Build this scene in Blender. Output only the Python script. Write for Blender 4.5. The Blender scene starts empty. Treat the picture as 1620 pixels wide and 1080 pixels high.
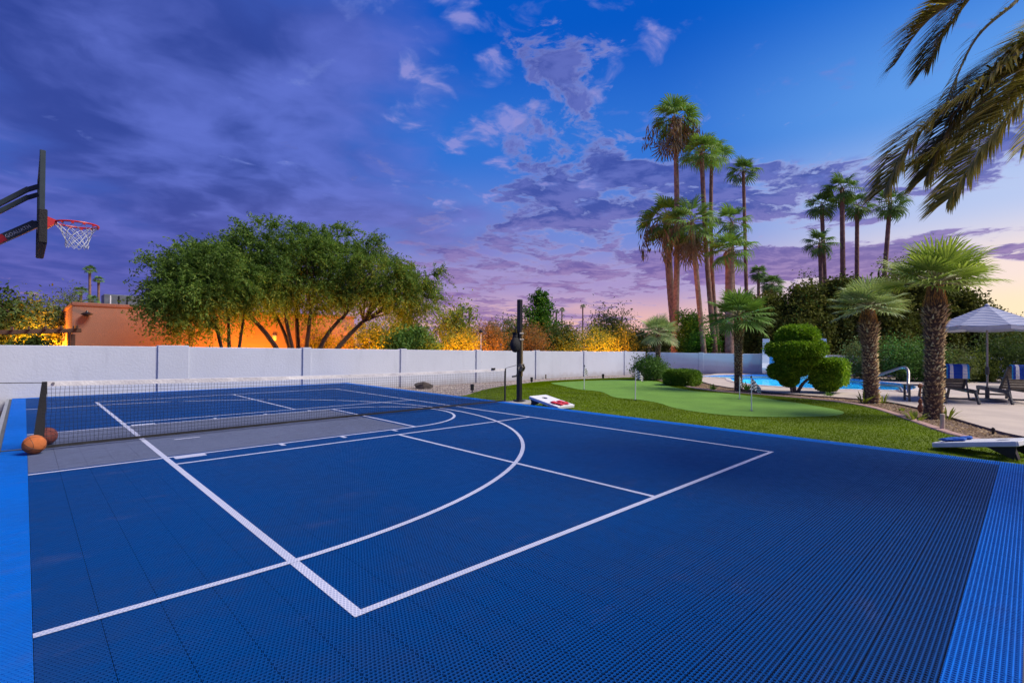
import bpy, bmesh, math, random
import numpy as np
from mathutils import Vector, Matrix
from mathutils.geometry import delaunay_2d_cdt

rng = np.random.default_rng(7)
random.seed(7)
scene = bpy.context.scene
COL = scene.collection

# ------------------------------------------------------------------ camera
FPX, YAW, PITCH, ROLL = 796.672, 0.7695, 0.0106, -0.0063
CAM = np.array([-4.2953, -9.1508, 1.4056])
_F0 = np.array([math.sin(YAW), math.cos(YAW), 0.0])
_R0 = np.array([math.cos(YAW), -math.sin(YAW), 0.0])
_Z = np.array([0, 0, 1.0])
FWD = _F0 * math.cos(PITCH) + _Z * math.sin(PITCH)
UPV = -_F0 * math.sin(PITCH) + _Z * math.cos(PITCH)
RGT = _R0 * math.cos(ROLL) - UPV * math.sin(ROLL)
UPR = _R0 * math.sin(ROLL) + UPV * math.cos(ROLL)
cam_data = bpy.data.cameras.new('camera')
cam = bpy.data.objects.new('camera', cam_data)
COL.objects.link(cam)
M = Matrix.Identity(4)
for i in range(3):
    M[i][0], M[i][1], M[i][2], M[i][3] = RGT[i], UPR[i], -FWD[i], CAM[i]
cam.matrix_world = M
cam_data.sensor_width = 36.0
cam_data.lens = FPX / 1620 * 36.0
cam_data.clip_end = 3000
cam_data.clip_start = 0.05
scene.camera = cam

# ------------------------------------------------------------------ exposure
scene.view_settings.view_transform = 'Standard'
scene.view_settings.look = 'None'
scene.view_settings.gamma = 1.0
scene.view_settings.exposure = 0.0
scene.view_settings.use_curve_mapping = False
scene.cycles.max_bounces = 6
scene.cycles.transparent_max_bounces = 12
scene.cycles.use_denoising = True
scene.cycles.sample_clamp_indirect = 6.0

def s2l(r, g, b):
    f = lambda c: c / 12.92 if c <= 0.04045 else ((c + 0.055) / 1.055) ** 2.4
    return (f(r / 255), f(g / 255), f(b / 255), 1.0)

# ------------------------------------------------------------------ node helper
class NT:
    def __init__(self, tree):
        self.t = tree; self.n = tree.nodes; self.l = tree.links
    def new(self, typ, **kw):
        nd = self.n.new(typ)
        for k, v in kw.items(): setattr(nd, k, v)
        return nd
    def put(self, sock, v):
        if v is None: return
        if isinstance(v, bpy.types.NodeSocket): self.l.new(v, sock)
        else:
            try: sock.default_value = v
            except Exception: sock.default_value = (v[0], v[1], v[2])
    def m(self, op, a=None, b=None, c=None, clamp=False):
        nd = self.new('ShaderNodeMath', operation=op, use_clamp=clamp)
        for i, v in enumerate((a, b, c)): self.put(nd.inputs[i], v) if v is not None else None
        return nd.outputs[0]
    def vm(self, op, a=None, b=None, s=None):
        nd = self.new('ShaderNodeVectorMath', operation=op)
        if a is not None: self.put(nd.inputs[0], a)
        if b is not None: self.put(nd.inputs[1], b)
        if s is not None: self.put(nd.inputs['Scale'], s)
        return nd.outputs['Value'] if op in ('DOT_PRODUCT', 'LENGTH', 'DISTANCE') else nd.outputs['Vector']
    def noise(self, vec, scale, detail=4, rough=0.55, dist=0.0, lac=2.0):
        nd = self.new('ShaderNodeTexNoise')
        if vec is not None: self.put(nd.inputs['Vector'], vec)
        nd.inputs['Scale'].default_value = scale; nd.inputs['Detail'].default_value = detail
        nd.inputs['Roughness'].default_value = rough; nd.inputs['Distortion'].default_value = dist
        nd.inputs['Lacunarity'].default_value = lac
        return nd.outputs['Fac']
    def ss(self, v, a, b, lo=0.0, hi=1.0):
        nd = self.new('ShaderNodeMapRange', interpolation_type='SMOOTHSTEP')
        self.put(nd.inputs[0], v); self.put(nd.inputs[1], a); self.put(nd.inputs[2], b)
        self.put(nd.inputs[3], lo); self.put(nd.inputs[4], hi)
        return nd.outputs[0]
    def lin(self, v, a, b, lo=0.0, hi=1.0):
        nd = self.new('ShaderNodeMapRange')
        self.put(nd.inputs[0], v); self.put(nd.inputs[1], a); self.put(nd.inputs[2], b)
        self.put(nd.inputs[3], lo); self.put(nd.inputs[4], hi)
        return nd.outputs[0]
    def ramp(self, v, stops, interp='EASE'):
        nd = self.new('ShaderNodeValToRGB')
        cr = nd.color_ramp; cr.interpolation = interp
        while len(cr.elements) < len(stops): cr.elements.new(0.5)
        for e, (p, c) in zip(cr.elements, stops):
            e.position = p; e.color = c
        self.put(nd.inputs[0], v)
        return nd.outputs[0]
    def mix(self, f, a, b, mode='MIX'):
        nd = self.new('ShaderNodeMix', data_type='RGBA', blend_type=mode)
        nd.clamp_factor = True
        self.put(nd.inputs['Factor'], f); self.put(nd.inputs[6], a); self.put(nd.inputs[7], b)
        return nd.outputs[2]

# ------------------------------------------------------------------ world: dusk sky with clouds
SUNSET = Vector((0.985, -0.17, 0)).normalized()
world = bpy.data.worlds.new('World'); scene.world = world
world.use_nodes = True
wt = NT(world.node_tree); wt.n.clear()
tc = wt.new('ShaderNodeTexCoord')
D = wt.vm('NORMALIZE', tc.outputs['Generated'])
sep = wt.new('ShaderNodeSeparateXYZ'); wt.put(sep.inputs[0], D)
dx, dy, dz = sep.outputs
flat = wt.new('ShaderNodeCombineXYZ'); wt.put(flat.inputs[0], dx); wt.put(flat.inputs[1], dy); flat.inputs[2].default_value = 0
azd = wt.vm('DOT_PRODUCT', wt.vm('NORMALIZE', flat.outputs[0]), tuple(SUNSET))
el = wt.m('MAXIMUM', dz, 0.0)

def rp(*st): return [(p, s2l(*c)) for p, c in st]
east = wt.ramp(el, rp((0, (112, 98, 166)), (.06, (88, 88, 166)), (.16, (66, 88, 176)), (.3, (50, 96, 190)), (.5, (10, 84, 180)), (1, (4, 56, 140))))
cent = wt.ramp(el, rp((0, (250, 200, 168)), (.045, (236, 186, 182)), (.12, (170, 152, 206)), (.22, (112, 138, 216)), (.36, (48, 116, 214)), (.55, (0, 88, 198)), (1, (2, 58, 146))))
west = wt.ramp(el, rp((0, (255, 224, 160)), (.06, (255, 236, 200)), (.115, (250, 230, 222)), (.22, (186, 204, 242)), (.36, (98, 160, 236)), (.55, (14, 108, 214)), (1, (2, 64, 156))))
clear = wt.mix(wt.ss(azd, -0.15, 0.62), east, cent)
clear = wt.mix(wt.ss(azd, 0.76, 1.02), clear, west)
nish = wt.new('ShaderNodeTexSky', sky_type='NISHITA')
nish.sun_disc = False; nish.sun_elevation = math.radians(2.0)
nish.sun_rotation = math.atan2(SUNSET.x, SUNSET.y); nish.dust_density = 2.0; nish.air_density = 1.0
nish_c = wt.vm('SCALE', nish.outputs[0], s=0.05)
clear = wt.mix(0.06, clear, nish_c, 'ADD')

# cloud decks: a flat sheet seen in perspective
inv = wt.m('DIVIDE', 1.0, wt.m('ADD', el, 0.09))
pl = wt.vm('SCALE', flat.outputs[0], s=inv)
def pdir(u, v):
    a = (u - 810) / FPX; b = -(v - 540) / FPX
    d = FWD + RGT * a + UPR * b
    return tuple(d / np.linalg.norm(d))
def blob(u, v, r0, r1):
    return wt.ss(wt.vm('DOT_PRODUCT', D, pdir(u, v)), math.cos(math.radians(r1)), math.cos(math.radians(r0)))
def add(*a):
    o = a[0]
    for x in a[1:]: o = wt.m('ADD', o, x)
    return o
def mul(a, b): return wt.m('MULTIPLY', a, b)
warp = wt.new('ShaderNodeTexNoise'); wt.put(warp.inputs['Vector'], pl); warp.inputs['Scale'].default_value = 1.6; warp.inputs['Detail'].default_value = 4
wv = wt.vm('SCALE', wt.vm('SUBTRACT', warp.outputs['Color'], (0.5, 0.5, 0.5)), s=0.45)
plw = wt.vm('ADD', pl, wv)
# broad soft veil, heaviest over the left of the view
pA = wt.vm('ADD', plw, (3.1, 7.7, 1.3))
nA = wt.noise(pA, 1.25, 7, 0.50)
nA2 = wt.noise(wt.vm('ADD', pA, tuple(SUNSET * 0.16)), 1.25, 7, 0.50)
covA = add(mul(blob(0, 120, 4, 26), 0.20), mul(blob(420, 200, 4, 26), 0.12), mul(blob(250, 420, 4, 26), 0.06), mul(blob(640, 260, 2, 14), 0.07),
           mul(blob(900, 60, 4, 24), -0.12), mul(blob(60, 270, 2, 12), -0.10), mul(blob(1250, 120, 6, 30), -0.20), mul(blob(700, 330, 4, 20), -0.04), mul(blob(1640, 470, 6, 26), -0.30), mul(blob(1080, 480, 3, 14), -0.16))
thA = wt.m('SUBTRACT', 0.53, covA)
dA_ = wt.m('SUBTRACT', nA, thA)
cA = wt.ss(dA_, -0.13, 0.16)
shA = wt.ss(wt.m('SUBTRACT', nA, nA2), -0.11, 0.13)
thickA = wt.ss(dA_, 0.0, 0.26)
colA = wt.mix(shA, wt.mix(thickA, s2l(74, 94, 182), s2l(56, 64, 142)), s2l(106, 118, 208))
lowA = wt.ss(el, 0.32, 0.06)
colA = wt.mix(mul(lowA, 0.7), colA, wt.mix(wt.ss(azd, -0.1, 0.7), wt.mix(shA, s2l(70, 80, 166), s2l(104, 100, 182)), s2l(178, 146, 192)))
sky = wt.mix(mul(cA, 0.74), clear, colA)
# crisper broken banks toward the sunset side, in layers one over the other
pB = wt.vm('ADD', plw, (11.4, 2.2, 0.7))
nBl = wt.noise(wt.vm('ADD', pl, (4.4, 1.2, 3.7)), 0.9, 3, 0.5)
nB = wt.noise(pB, 2.9, 11, 0.65)
nB2 = wt.noise(wt.vm('ADD', pB, tuple(SUNSET * 0.10)), 2.9, 11, 0.65)
elw = wt.m('ADD', el, mul(wt.m('SUBTRACT', wt.noise(wt.vm('ADD', pl, (1.4, 8.2, 3.7)), 0.7, 4, 0.5), 0.5), 0.10))
def layer(lo, hi, soft): return mul(wt.ss(elw, lo - soft, lo + soft), wt.ss(elw, hi + soft, hi - soft))
wside = wt.ss(azd, 0.66, 0.88)
covB = add(mul(mul(layer(.225, .33, .03), wside), 0.22), mul(mul(layer(.112, .185, .012), wside), 0.30), mul(mul(layer(.185, .222, .012), wside), -0.06), mul(mul(layer(-.1, .095, .012), wside), -0.10),
           mul(blob(880, 300, 2, 11), 0.13), mul(blob(1010, 345, 2, 8), 0.05),
           mul(blob(700, 487, 2, 13), 0.15), mul(blob(900, 490, 1, 7), 0.08),
           mul(blob(1250, 60, 4, 20), -0.12), mul(blob(1560, 120, 3, 14), -0.12), mul(blob(300, 200, 5, 40), -0.10), mul(blob(800, 190, 3, 13), -0.05), mul(blob(860, 50, 2, 12), 0.03),
           mul(blob(1640, 475, 3, 11), -0.22), mul(wt.m('SUBTRACT', nBl, 0.5), 0.22))
thB = wt.m('SUBTRACT', 0.555, covB)
dB_ = wt.m('SUBTRACT', nB, thB)
cB = wt.ss(dB_, -0.03, 0.075)
shB = wt.ss(wt.m('SUBTRACT', nB, nB2), -0.10, 0.12)
dkB = wt.mix(wt.ss(el, 0.06, 0.27), s2l(136, 106, 166), s2l(66, 82, 164))
ltB = wt.mix(wt.ss(el, 0.05, 0.34), s2l(186, 152, 194), s2l(112, 124, 204))
colB = wt.mix(mul(shB, 0.6), dkB, ltB)
thin = wt.ss(dB_, 0.08, 0.0)
colB = wt.mix(mul(mul(thin, 0.6), wt.ss(azd, 0.1, 0.95)), colB, s2l(206, 200, 238))
sky = wt.mix(mul(cB, 0.93), sky, colB)
# scattered small puffs high in the clear part
pC = wt.vm('ADD', pl, (7.3, 5.1, 2.9))
nC = wt.m('ADD', mul(wt.noise(pC, 6.5, 6, 0.55, 0.4), 0.7), mul(wt.noise(pC, 1.7, 3, 0.5), 0.3))
covC = add(mul(blob(830, 130, 6, 22), 0.10), mul(blob(560, 120, 3, 18), 0.03), mul(blob(1250, 250, 3, 14), 0.04))
dC_ = wt.m('SUBTRACT', nC, wt.m('SUBTRACT', 0.645, covC))
cC = mul(wt.ss(dC_, -0.035, 0.09), wt.ss(el, 0.15, 0.28))
sky = wt.mix(mul(cC, 0.75), sky, wt.mix(wt.ss(dC_, 0.02, 0.10), s2l(112, 132, 212), s2l(150, 150, 218)))
bg = wt.new('ShaderNodeBackground'); wt.put(bg.inputs[0], sky); bg.inputs[1].default_value = 1.0
wo = wt.new('ShaderNodeOutputWorld'); wt.l.new(bg.outputs[0], wo.inputs[0])

# ------------------------------------------------------------------ sun: soft high light added to lift the exposure, not a true dusk sun
sd = bpy.data.lights.new('sun', 'SUN'); sd.energy = 4.8; sd.angle = math.radians(26); sd.color = (1.0, 0.90, 0.77)
sun = bpy.data.objects.new('sun', sd); COL.objects.link(sun)
to_sun = Vector((0.56, -0.74, 1.15)).normalized()
sun.rotation_euler = to_sun.to_track_quat('Z', 'Y').to_euler()
sun.location = (20, -20, 30)

# ------------------------------------------------------------------ pixel helpers (a pixel is a direction; distance from ground, wall or size)
def ray(u, v):
    return FWD + RGT * ((u - 810) / FPX) - UPR * ((v - 540) / FPX)
def smst(a, b, x):
    t = np.clip((x - a) / (b - a), 0, 1); return t * t * (3 - 2 * t)
def terrain(x, y):
    z = -0.11 - 0.20 * smst(3.2, 8.2, y) - 0.12 * smst(19, 27, x)
    return float(z) if np.isscalar(x) or getattr(x, 'ndim', 0) == 0 else z
def gz(u, v, z):
    d = ray(u, v); return CAM + d * ((z - CAM[2]) / d[2])
def G(u, v):
    z = -0.1
    for _ in range(6):
        p = gz(u, v, z); z = terrain(p[0], p[1])
    return p
def at(u, v, depth):
    d = ray(u, v); return CAM + d * depth
def ony(u, v, y):
    d = ray(u, v); return CAM + d * ((y - CAM[1]) / d[1])
def ppm(p): return FPX / float(np.dot(np.array(p) - CAM, FWD))

# ------------------------------------------------------------------ mesh helpers
def fast_mesh(name, V, Fq):
    me = bpy.data.meshes.new(name)
    V = np.ascontiguousarray(V, dtype=np.float32); Fq = np.ascontiguousarray(Fq, dtype=np.int32)
    n, k = Fq.shape
    me.vertices.add(len(V)); me.vertices.foreach_set('co', V.ravel())
    me.loops.add(n * k); me.loops.foreach_set('vertex_index', Fq.ravel())
    me.polygons.add(n)
    me.polygons.foreach_set('loop_start', np.arange(0, n * k, k, dtype=np.int32))
    me.polygons.foreach_set('loop_total', np.full(n, k, dtype=np.int32))
    me.update(calc_edges=True); me.validate()
    return me

def link(name, me, mat=None, parent=None, loc=(0, 0, 0)):
    o = bpy.data.objects.new(name, me); COL.objects.link(o)
    if mat is not None and me is not None and len(me.materials) == 0:
        for mm in (mat if isinstance(mat, (list, tuple)) else [mat]): me.materials.append(mm)
    o.location = loc
    if parent is not None: o.parent = parent
    return o

def tag(o, label=None, cat=None, group=None, kind=None):
    if label: o['label'] = label
    if cat: o['category'] = cat
    if group: o['group'] = group
    if kind: o['kind'] = kind
    return o

def thing(name, label, cat, loc=(0, 0, 0), rz=0.0, group=None):
    o = bpy.data.objects.new(name, None); COL.objects.link(o)
    o.empty_display_size = 0.2
    o.location = tuple(float(c) for c in loc); o.rotation_euler = (0, 0, rz)
    return tag(o, label, cat, group)

class MB:
    def __init__(self): self.v = []; self.f = []; self.mi = []
    def add(self, vs, fs, m=0):
        o = len(self.v); self.v += [tuple(map(float, x)) for x in vs]
        for f in fs: self.f.append(tuple(i + o for i in f)); self.mi.append(m)
        return self
    def box(self, c, s, R=None, m=0, taper=1.0, bev=0.0):
        hx, hy, hz = s[0] / 2, s[1] / 2, s[2] / 2
        if bev <= 0:
            pts = [(x * (taper if z > 0 else 1), y * (taper if z > 0 else 1), z) for z in (-hz, hz) for x, y in ((-hx, -hy), (hx, -hy), (hx, hy), (-hx, hy))]
            fs = [(3, 2, 1, 0), (4, 5, 6, 7), (0, 1, 5, 4), (1, 2, 6, 5), (2, 3, 7, 6), (3, 0, 4, 7)]
        else:
            b = min(bev, hx * .9, hy * .9, hz * .9)
            ring = lambda ix, z: [(-hx + ix, -hy + ix, z), (hx - ix, -hy + ix, z), (hx - ix, hy - ix, z), (-hx + ix, hy - ix, z)]
            # chamfer vertical corners too
            def oct_(ix, z):
                c = b if ix == 0 else b * .4
                X, Y = hx - ix, hy - ix
                return [(-X + c, -Y, z), (X - c, -Y, z), (X, -Y + c, z), (X, Y - c, z), (X - c, Y, z), (-X + c, Y, z), (-X, Y - c, z), (-X, -Y + c, z)]
            pts = oct_(b, -hz) + oct_(0, -hz + b) + oct_(0, hz - b) + oct_(b, hz)
            fs = [tuple(range(7, -1, -1)), tuple(range(24, 32))]
            for k in range(3):
                for i in range(8):
                    j = (i + 1) % 8
                    fs.append((k * 8 + i, k * 8 + j, k * 8 + 8 + j, k * 8 + 8 + i))
        if R is not None: pts = [tuple(R @ Vector(p)) for p in pts]
        return self.add([(p[0] + c[0], p[1] + c[1], p[2] + c[2]) for p in pts], fs, m)
    def bar(self, a, b, w, h, m=0, up=(0, 0, 1), bev=0.0):
        a = Vector(a); b = Vector(b); d = b - a; L = d.length; d.normalize()
        s = d.cross(Vector(up))
        if s.length < 1e-4: s = d.cross(Vector((1, 0, 0)))
        s.normalize(); u = s.cross(d)
        R = Matrix((d, s, u)).transposed()
        return self.box((a + b) / 2, (L, w, h), R, m, bev=bev)
    def tube(self, pts, rad, n=8, m=0, cap=True):
        pts = [Vector(p) for p in pts]
        if not hasattr(rad, '__len__'): rad = [rad] * len(pts)
        prev = None; vs = []
        for i, p in enumerate(pts):
            t = (pts[min(i + 1, len(pts) - 1)] - pts[max(i - 1, 0)]).normalized()
            if prev is None:
                s = t.cross(Vector((0, 0, 1)))
                if s.length < 1e-3: s = t.cross(Vector((1, 0, 0)))
            else: s = prev - t * prev.dot(t)
            s.normalize(); prev = s; q = t.cross(s)
            for k in range(n):
                an = 2 * math.pi * k / n
                vs.append(p + (s * math.cos(an) + q * math.sin(an)) * rad[i])
        fs = []
        for i in range(len(pts) - 1):
            for k in range(n):
                j = (k + 1) % n
                fs.append((i * n + k, i * n + j, (i + 1) * n + j, (i + 1) * n + k))
        if cap:
            fs.append(tuple(range(n - 1, -1, -1))); fs.append(tuple((len(pts) - 1) * n + k for k in range(n)))
        return self.add(vs, fs, m)
    def lathe(self, prof, c=(0, 0, 0), n=16, m=0, R=None):
        vs = []; fs = []
        for r, z in prof:
            for k in range(n):
                an = 2 * math.pi * k / n
                p = Vector((r * math.cos(an), r * math.sin(an), z))
                if R is not None: p = R @ p
                vs.append((p[0] + c[0], p[1] + c[1], p[2] + c[2]))
        for i in range(len(prof) - 1):
            for k in range(n):
                j = (k + 1) % n
                fs.append((i * n + k, i * n + j, (i + 1) * n + j, (i + 1) * n + k))
        fs.append(tuple(range(n - 1, -1, -1))); fs.append(tuple((len(prof) - 1) * n + k for k in range(n)))
        return self.add(vs, fs, m)
    def build(self, name, mat, parent=None, loc=(0, 0, 0), smooth=False):
        me = bpy.data.meshes.new(name)
        me.from_pydata(self.v, [], self.f)
        for mm in (mat if isinstance(mat, (list, tuple)) else [mat]): me.materials.append(mm)
        if any(self.mi): me.polygons.foreach_set('material_index', self.mi)
        if smooth:
            me.polygons.foreach_set('use_smooth', [True] * len(me.polygons))
        me.update()
        if smooth:
            try: me.set_sharp_from_angle(angle=math.radians(40))
            except Exception: pass
        return link(name, me, None, parent, loc)

def spline(pts, n=8, closed=False):
    P = [np.array(p, float) for p in pts]; out = []
    N = len(P)
    for i in range(N if closed else N - 1):
        g = (lambda k: P[k % N]) if closed else (lambda k: P[min(max(k, 0), N - 1)])
        p0, p1, p2, p3 = g(i - 1), g(i), g(i + 1), g(i + 2)
        for k in range(n):
            t = k / n
            out.append(0.5 * ((2 * p1) + (-p0 + p2) * t + (2 * p0 - 5 * p1 + 4 * p2 - p3) * t * t + (-p0 + 3 * p1 - 3 * p2 + p3) * t ** 3))
    if not closed: out.append(P[-1])
    return out

def inpoly(x, y, poly):
    x = np.asarray(x); y = np.asarray(y); c = np.zeros(x.shape, bool)
    P = np.array([(p[0], p[1]) for p in poly]); n = len(P); j = n - 1
    for i in range(n):
        cond = ((P[i, 1] > y) != (P[j, 1] > y))
        with np.errstate(divide='ignore', invalid='ignore'):
            xx = (P[j, 0] - P[i, 0]) * (y - P[i, 1]) / (P[j, 1] - P[i, 1]) + P[i, 0]
        c ^= cond & (x < xx); j = i
    return c

def sheet(name, poly, zf, mat, step=0.6, holes=(), kind='structure', parent=None, smooth=True):
    P = [Vector((float(p[0]), float(p[1]))) for p in poly]
    pts = list(P); edges = [(i, (i + 1) % len(P)) for i in range(len(P))]
    for h in holes:
        o = len(pts); pts += [Vector((float(p[0]), float(p[1]))) for p in h]
        edges += [(o + i, o + (i + 1) % len(h)) for i in range(len(h))]
    xs = [p.x for p in P]; ys = [p.y for p in P]
    gx, gy = np.meshgrid(np.arange(min(xs) + step / 2, max(xs), step), np.arange(min(ys) + step / 2, max(ys), step))
    gx = gx.ravel(); gy = gy.ravel()
    k = inpoly(gx, gy, poly)
    for h in holes: k &= ~inpoly(gx, gy, h)
    pts += [Vector((float(a), float(b))) for a, b in zip(gx[k], gy[k])]
    vo, eo, fo, *_ = delaunay_2d_cdt(pts, edges, [], 1, 1e-5)
    V = np.array([(v.x, v.y, 0) for v in vo]); F = np.array([f for f in fo if len(f) == 3])
    cx = V[F].mean(axis=1)
    k = inpoly(cx[:, 0], cx[:, 1], poly)
    for h in holes: k &= ~inpoly(cx[:, 0], cx[:, 1], h)
    F = F[k]
    V[:, 2] = zf(V[:, 0], V[:, 1])
    e1 = V[F[:, 1]] - V[F[:, 0]]; e2 = V[F[:, 2]] - V[F[:, 0]]
    fl = (e1[:, 0] * e2[:, 1] - e1[:, 1] * e2[:, 0]) < 0
    F[fl] = F[fl][:, ::-1]
    me = fast_mesh(name, V, F)
    if smooth: me.polygons.foreach_set('use_smooth', [True] * len(me.polygons))
    o = link(name, me, mat, parent)
    if kind: o['kind'] = kind
    return o

def unit(v): return v / np.maximum(np.linalg.norm(v, axis=-1, keepdims=True), 1e-9)
def leaf_quads(C, L, W, A=None, jit=1.0, seed=0, droop=0.0):
    """diamond leaves: centres C, lengths L, widths W, preferred axis A"""
    r = np.random.default_rng(seed); n = len(C)
    a = r.normal(size=(n, 3))
    if A is not None: a = A + jit * a * 0.5
    a[:, 2] -= droop
    a = unit(a); b = unit(np.cross(a, r.normal(size=(n, 3))))
    L = (np.broadcast_to(L, (n,)) * r.uniform(.65, 1.3, n))[:, None]; W = (np.broadcast_to(W, (n,)) * r.uniform(.7, 1.2, n))[:, None]
    nrm = np.cross(a, b)
    V = np.stack([C - a * L / 2, C + b * W / 2 + nrm * W * .15, C + a * L / 2, C - b * W / 2 + nrm * W * .15], axis=1).reshape(-1, 3)
    F = np.arange(4 * n).reshape(-1, 4)
    return V, F
def merge(parts):
    Vs = []; Fs = []; o = 0
    for V, F in parts: Vs.append(V); Fs.append(F + o); o += len(V)
    return np.concatenate(Vs), np.concatenate(Fs)

# ------------------------------------------------------------------ materials
MATS = {}
def mat(name, col=(.5, .5, .5), rough=.6, metal=0.0, var=0.0, vscale=6.0, bump=0.0, bscale=40.0, col2=None, spec=None, coords='Object', detail=5):
    if name in MATS: return MATS[name]
    m = bpy.data.materials.new(name); m.use_nodes = True; MATS[name] = m
    t = NT(m.node_tree); b = t.n['Principled BSDF']
    c = tuple(col[:3]) + (1,)
    b.inputs['Base Color'].default_value = c; b.inputs['Roughness'].default_value = rough; b.inputs['Metallic'].default_value = metal
    if spec is not None: b.inputs['Specular IOR Level'].default_value = spec
    tcn = t.new('ShaderNodeTexCoord'); co = tcn.outputs[coords]
    if var > 0 or col2 is not None:
        n = t.noise(co, vscale, detail, .6)
        c2 = tuple(col2[:3]) + (1,) if col2 is not None else tuple(max(0, x * (1 - var)) for x in c[:3]) + (1,)
        t.put(b.inputs['Base Color'], t.mix(t.ss(n, .32, .68), c, c2))
    if bump > 0:
        n2 = t.noise(co, bscale, 5, .6)
        bn = t.new('ShaderNodeBump'); bn.inputs['Strength'].default_value = min(1, bump); bn.inputs['Distance'].default_value = .02 * max(1, bump)
        t.put(bn.inputs['Height'], n2); t.put(b.inputs['Normal'], bn.outputs[0])
    return m

def leafmat(name, c1, c2, trans=.28, rough=.55, c3=None, gain=1.45, spec=.15):
    if name in MATS: return MATS[name]
    if trans < .1: gain = 1.0
    c1, c2, c3 = [None if c is None else tuple(min(.7, x * gain) for x in c) for c in (c1, c2, c3)]
    trans = trans * 1.3
    m = bpy.data.materials.new(name); m.use_nodes = True; MATS[name] = m
    t = NT(m.node_tree); b = t.n['Principled BSDF']; out = t.n['Material Output']
    g = t.new('ShaderNodeNewGeometry')
    st = [(0, tuple(c1) + (1,)), (.75, tuple(c2) + (1,))]
    if c3 is not None: st.append((1.0, tuple(c3) + (1,)))
    col = t.ramp(g.outputs['Random Per Island'], st, 'LINEAR')
    tcn = t.new('ShaderNodeTexCoord')
    n = t.noise(tcn.outputs['Object'], 0.9, 3, .6)
    col = t.mix(1.0, col, t.mix(t.ss(n, .3, .7), (.72, .74, .7, 1), (1.2, 1.18, 1.0, 1)), 'MULTIPLY')
    t.put(b.inputs['Base Color'], col); b.inputs['Roughness'].default_value = rough
    b.inputs['Specular IOR Level'].default_value = spec
    tr = t.new('ShaderNodeBsdfTranslucent'); t.put(tr.inputs[0], t.mix(1.0, col, (1.0, 1.05, .55, 1), 'MULTIPLY'))
    mx = t.new('ShaderNodeMixShader'); mx.inputs[0].default_value = trans
    t.l.new(b.outputs[0], mx.inputs[1]); t.l.new(tr.outputs[0], mx.inputs[2]); t.l.new(mx.outputs[0], out.inputs[0])
    return m

def tilemat(name, rib, web, hole, rough=.48, flat=False):
    """interlocking sport tile: diagonal webs, the shade of the openings painted into the plate colour; the straight ribs on top are geometry (slot 'rib')"""
    m = bpy.data.materials.new(name); m.use_nodes = True; MATS[name] = m
    t = NT(m.node_tree); b = t.n['Principled BSDF']
    g = t.new('ShaderNodeNewGeometry'); sp = t.new('ShaderNodeSeparateXYZ'); t.put(sp.inputs[0], g.outputs['Position'])
    x, y, z = sp.outputs
    per = 0.252 / 12
    ax = mul2(t, x, 2 * math.pi / per); ay = mul2(t, y, math.pi / per)
    w2 = t.m('COSINE', t.m('ADD', ax, ay)); w3 = t.m('COSINE', t.m('SUBTRACT', ax, ay))
    h = t.ss(t.m('MAXIMUM', w2, w3), .45, .9)
    big = t.noise(g.outputs['Position'], .55, 5, .6)
    fine = t.noise(g.outputs['Position'], 9, 4, .6)
    blend = t.ss(t.m('ADD', t.m('MULTIPLY', big, .65), t.m('MULTIPLY', fine, .35)), .38, .66)
    scuff = t.m('MULTIPLY', t.ss(t.noise(t.vm('MULTIPLY', g.outputs['Position'], (1.0, 2.4, 1)), 1.3, 7, .68), .56, .78), .22)
    ribc = t.mix(blend, rib + (1,), tuple(c * .80 + .006 for c in rib) + (1,))
    ribc = t.mix(scuff, ribc, (.13, .13, .24, 1))
    if flat == 'rib':
        t.put(b.inputs['Base Color'], ribc)
        t.put(b.inputs['Roughness'], t.lin(blend, 0, 1, rough - .06, rough + .14))
        b.inputs['Specular IOR Level'].default_value = .2
    else:
        t.put(b.inputs['Base Color'], t.mix(h, hole + (1,), web + (1,)))  # dark hole colour paints the shade inside the open grid
        b.inputs['Roughness'].default_value = .8; b.inputs['Specular IOR Level'].default_value = .08
        if flat == 'line':
            t.put(b.inputs['Base Color'], t.mix(t.m('MULTIPLY', h, t.lin(blend, 0, 1, 1, .82)), hole + (1,), ribc)); b.inputs['Specular IOR Level'].default_value = .25
    return m
def mul2(t, a, k): return t.m('MULTIPLY', a, k)

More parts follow.
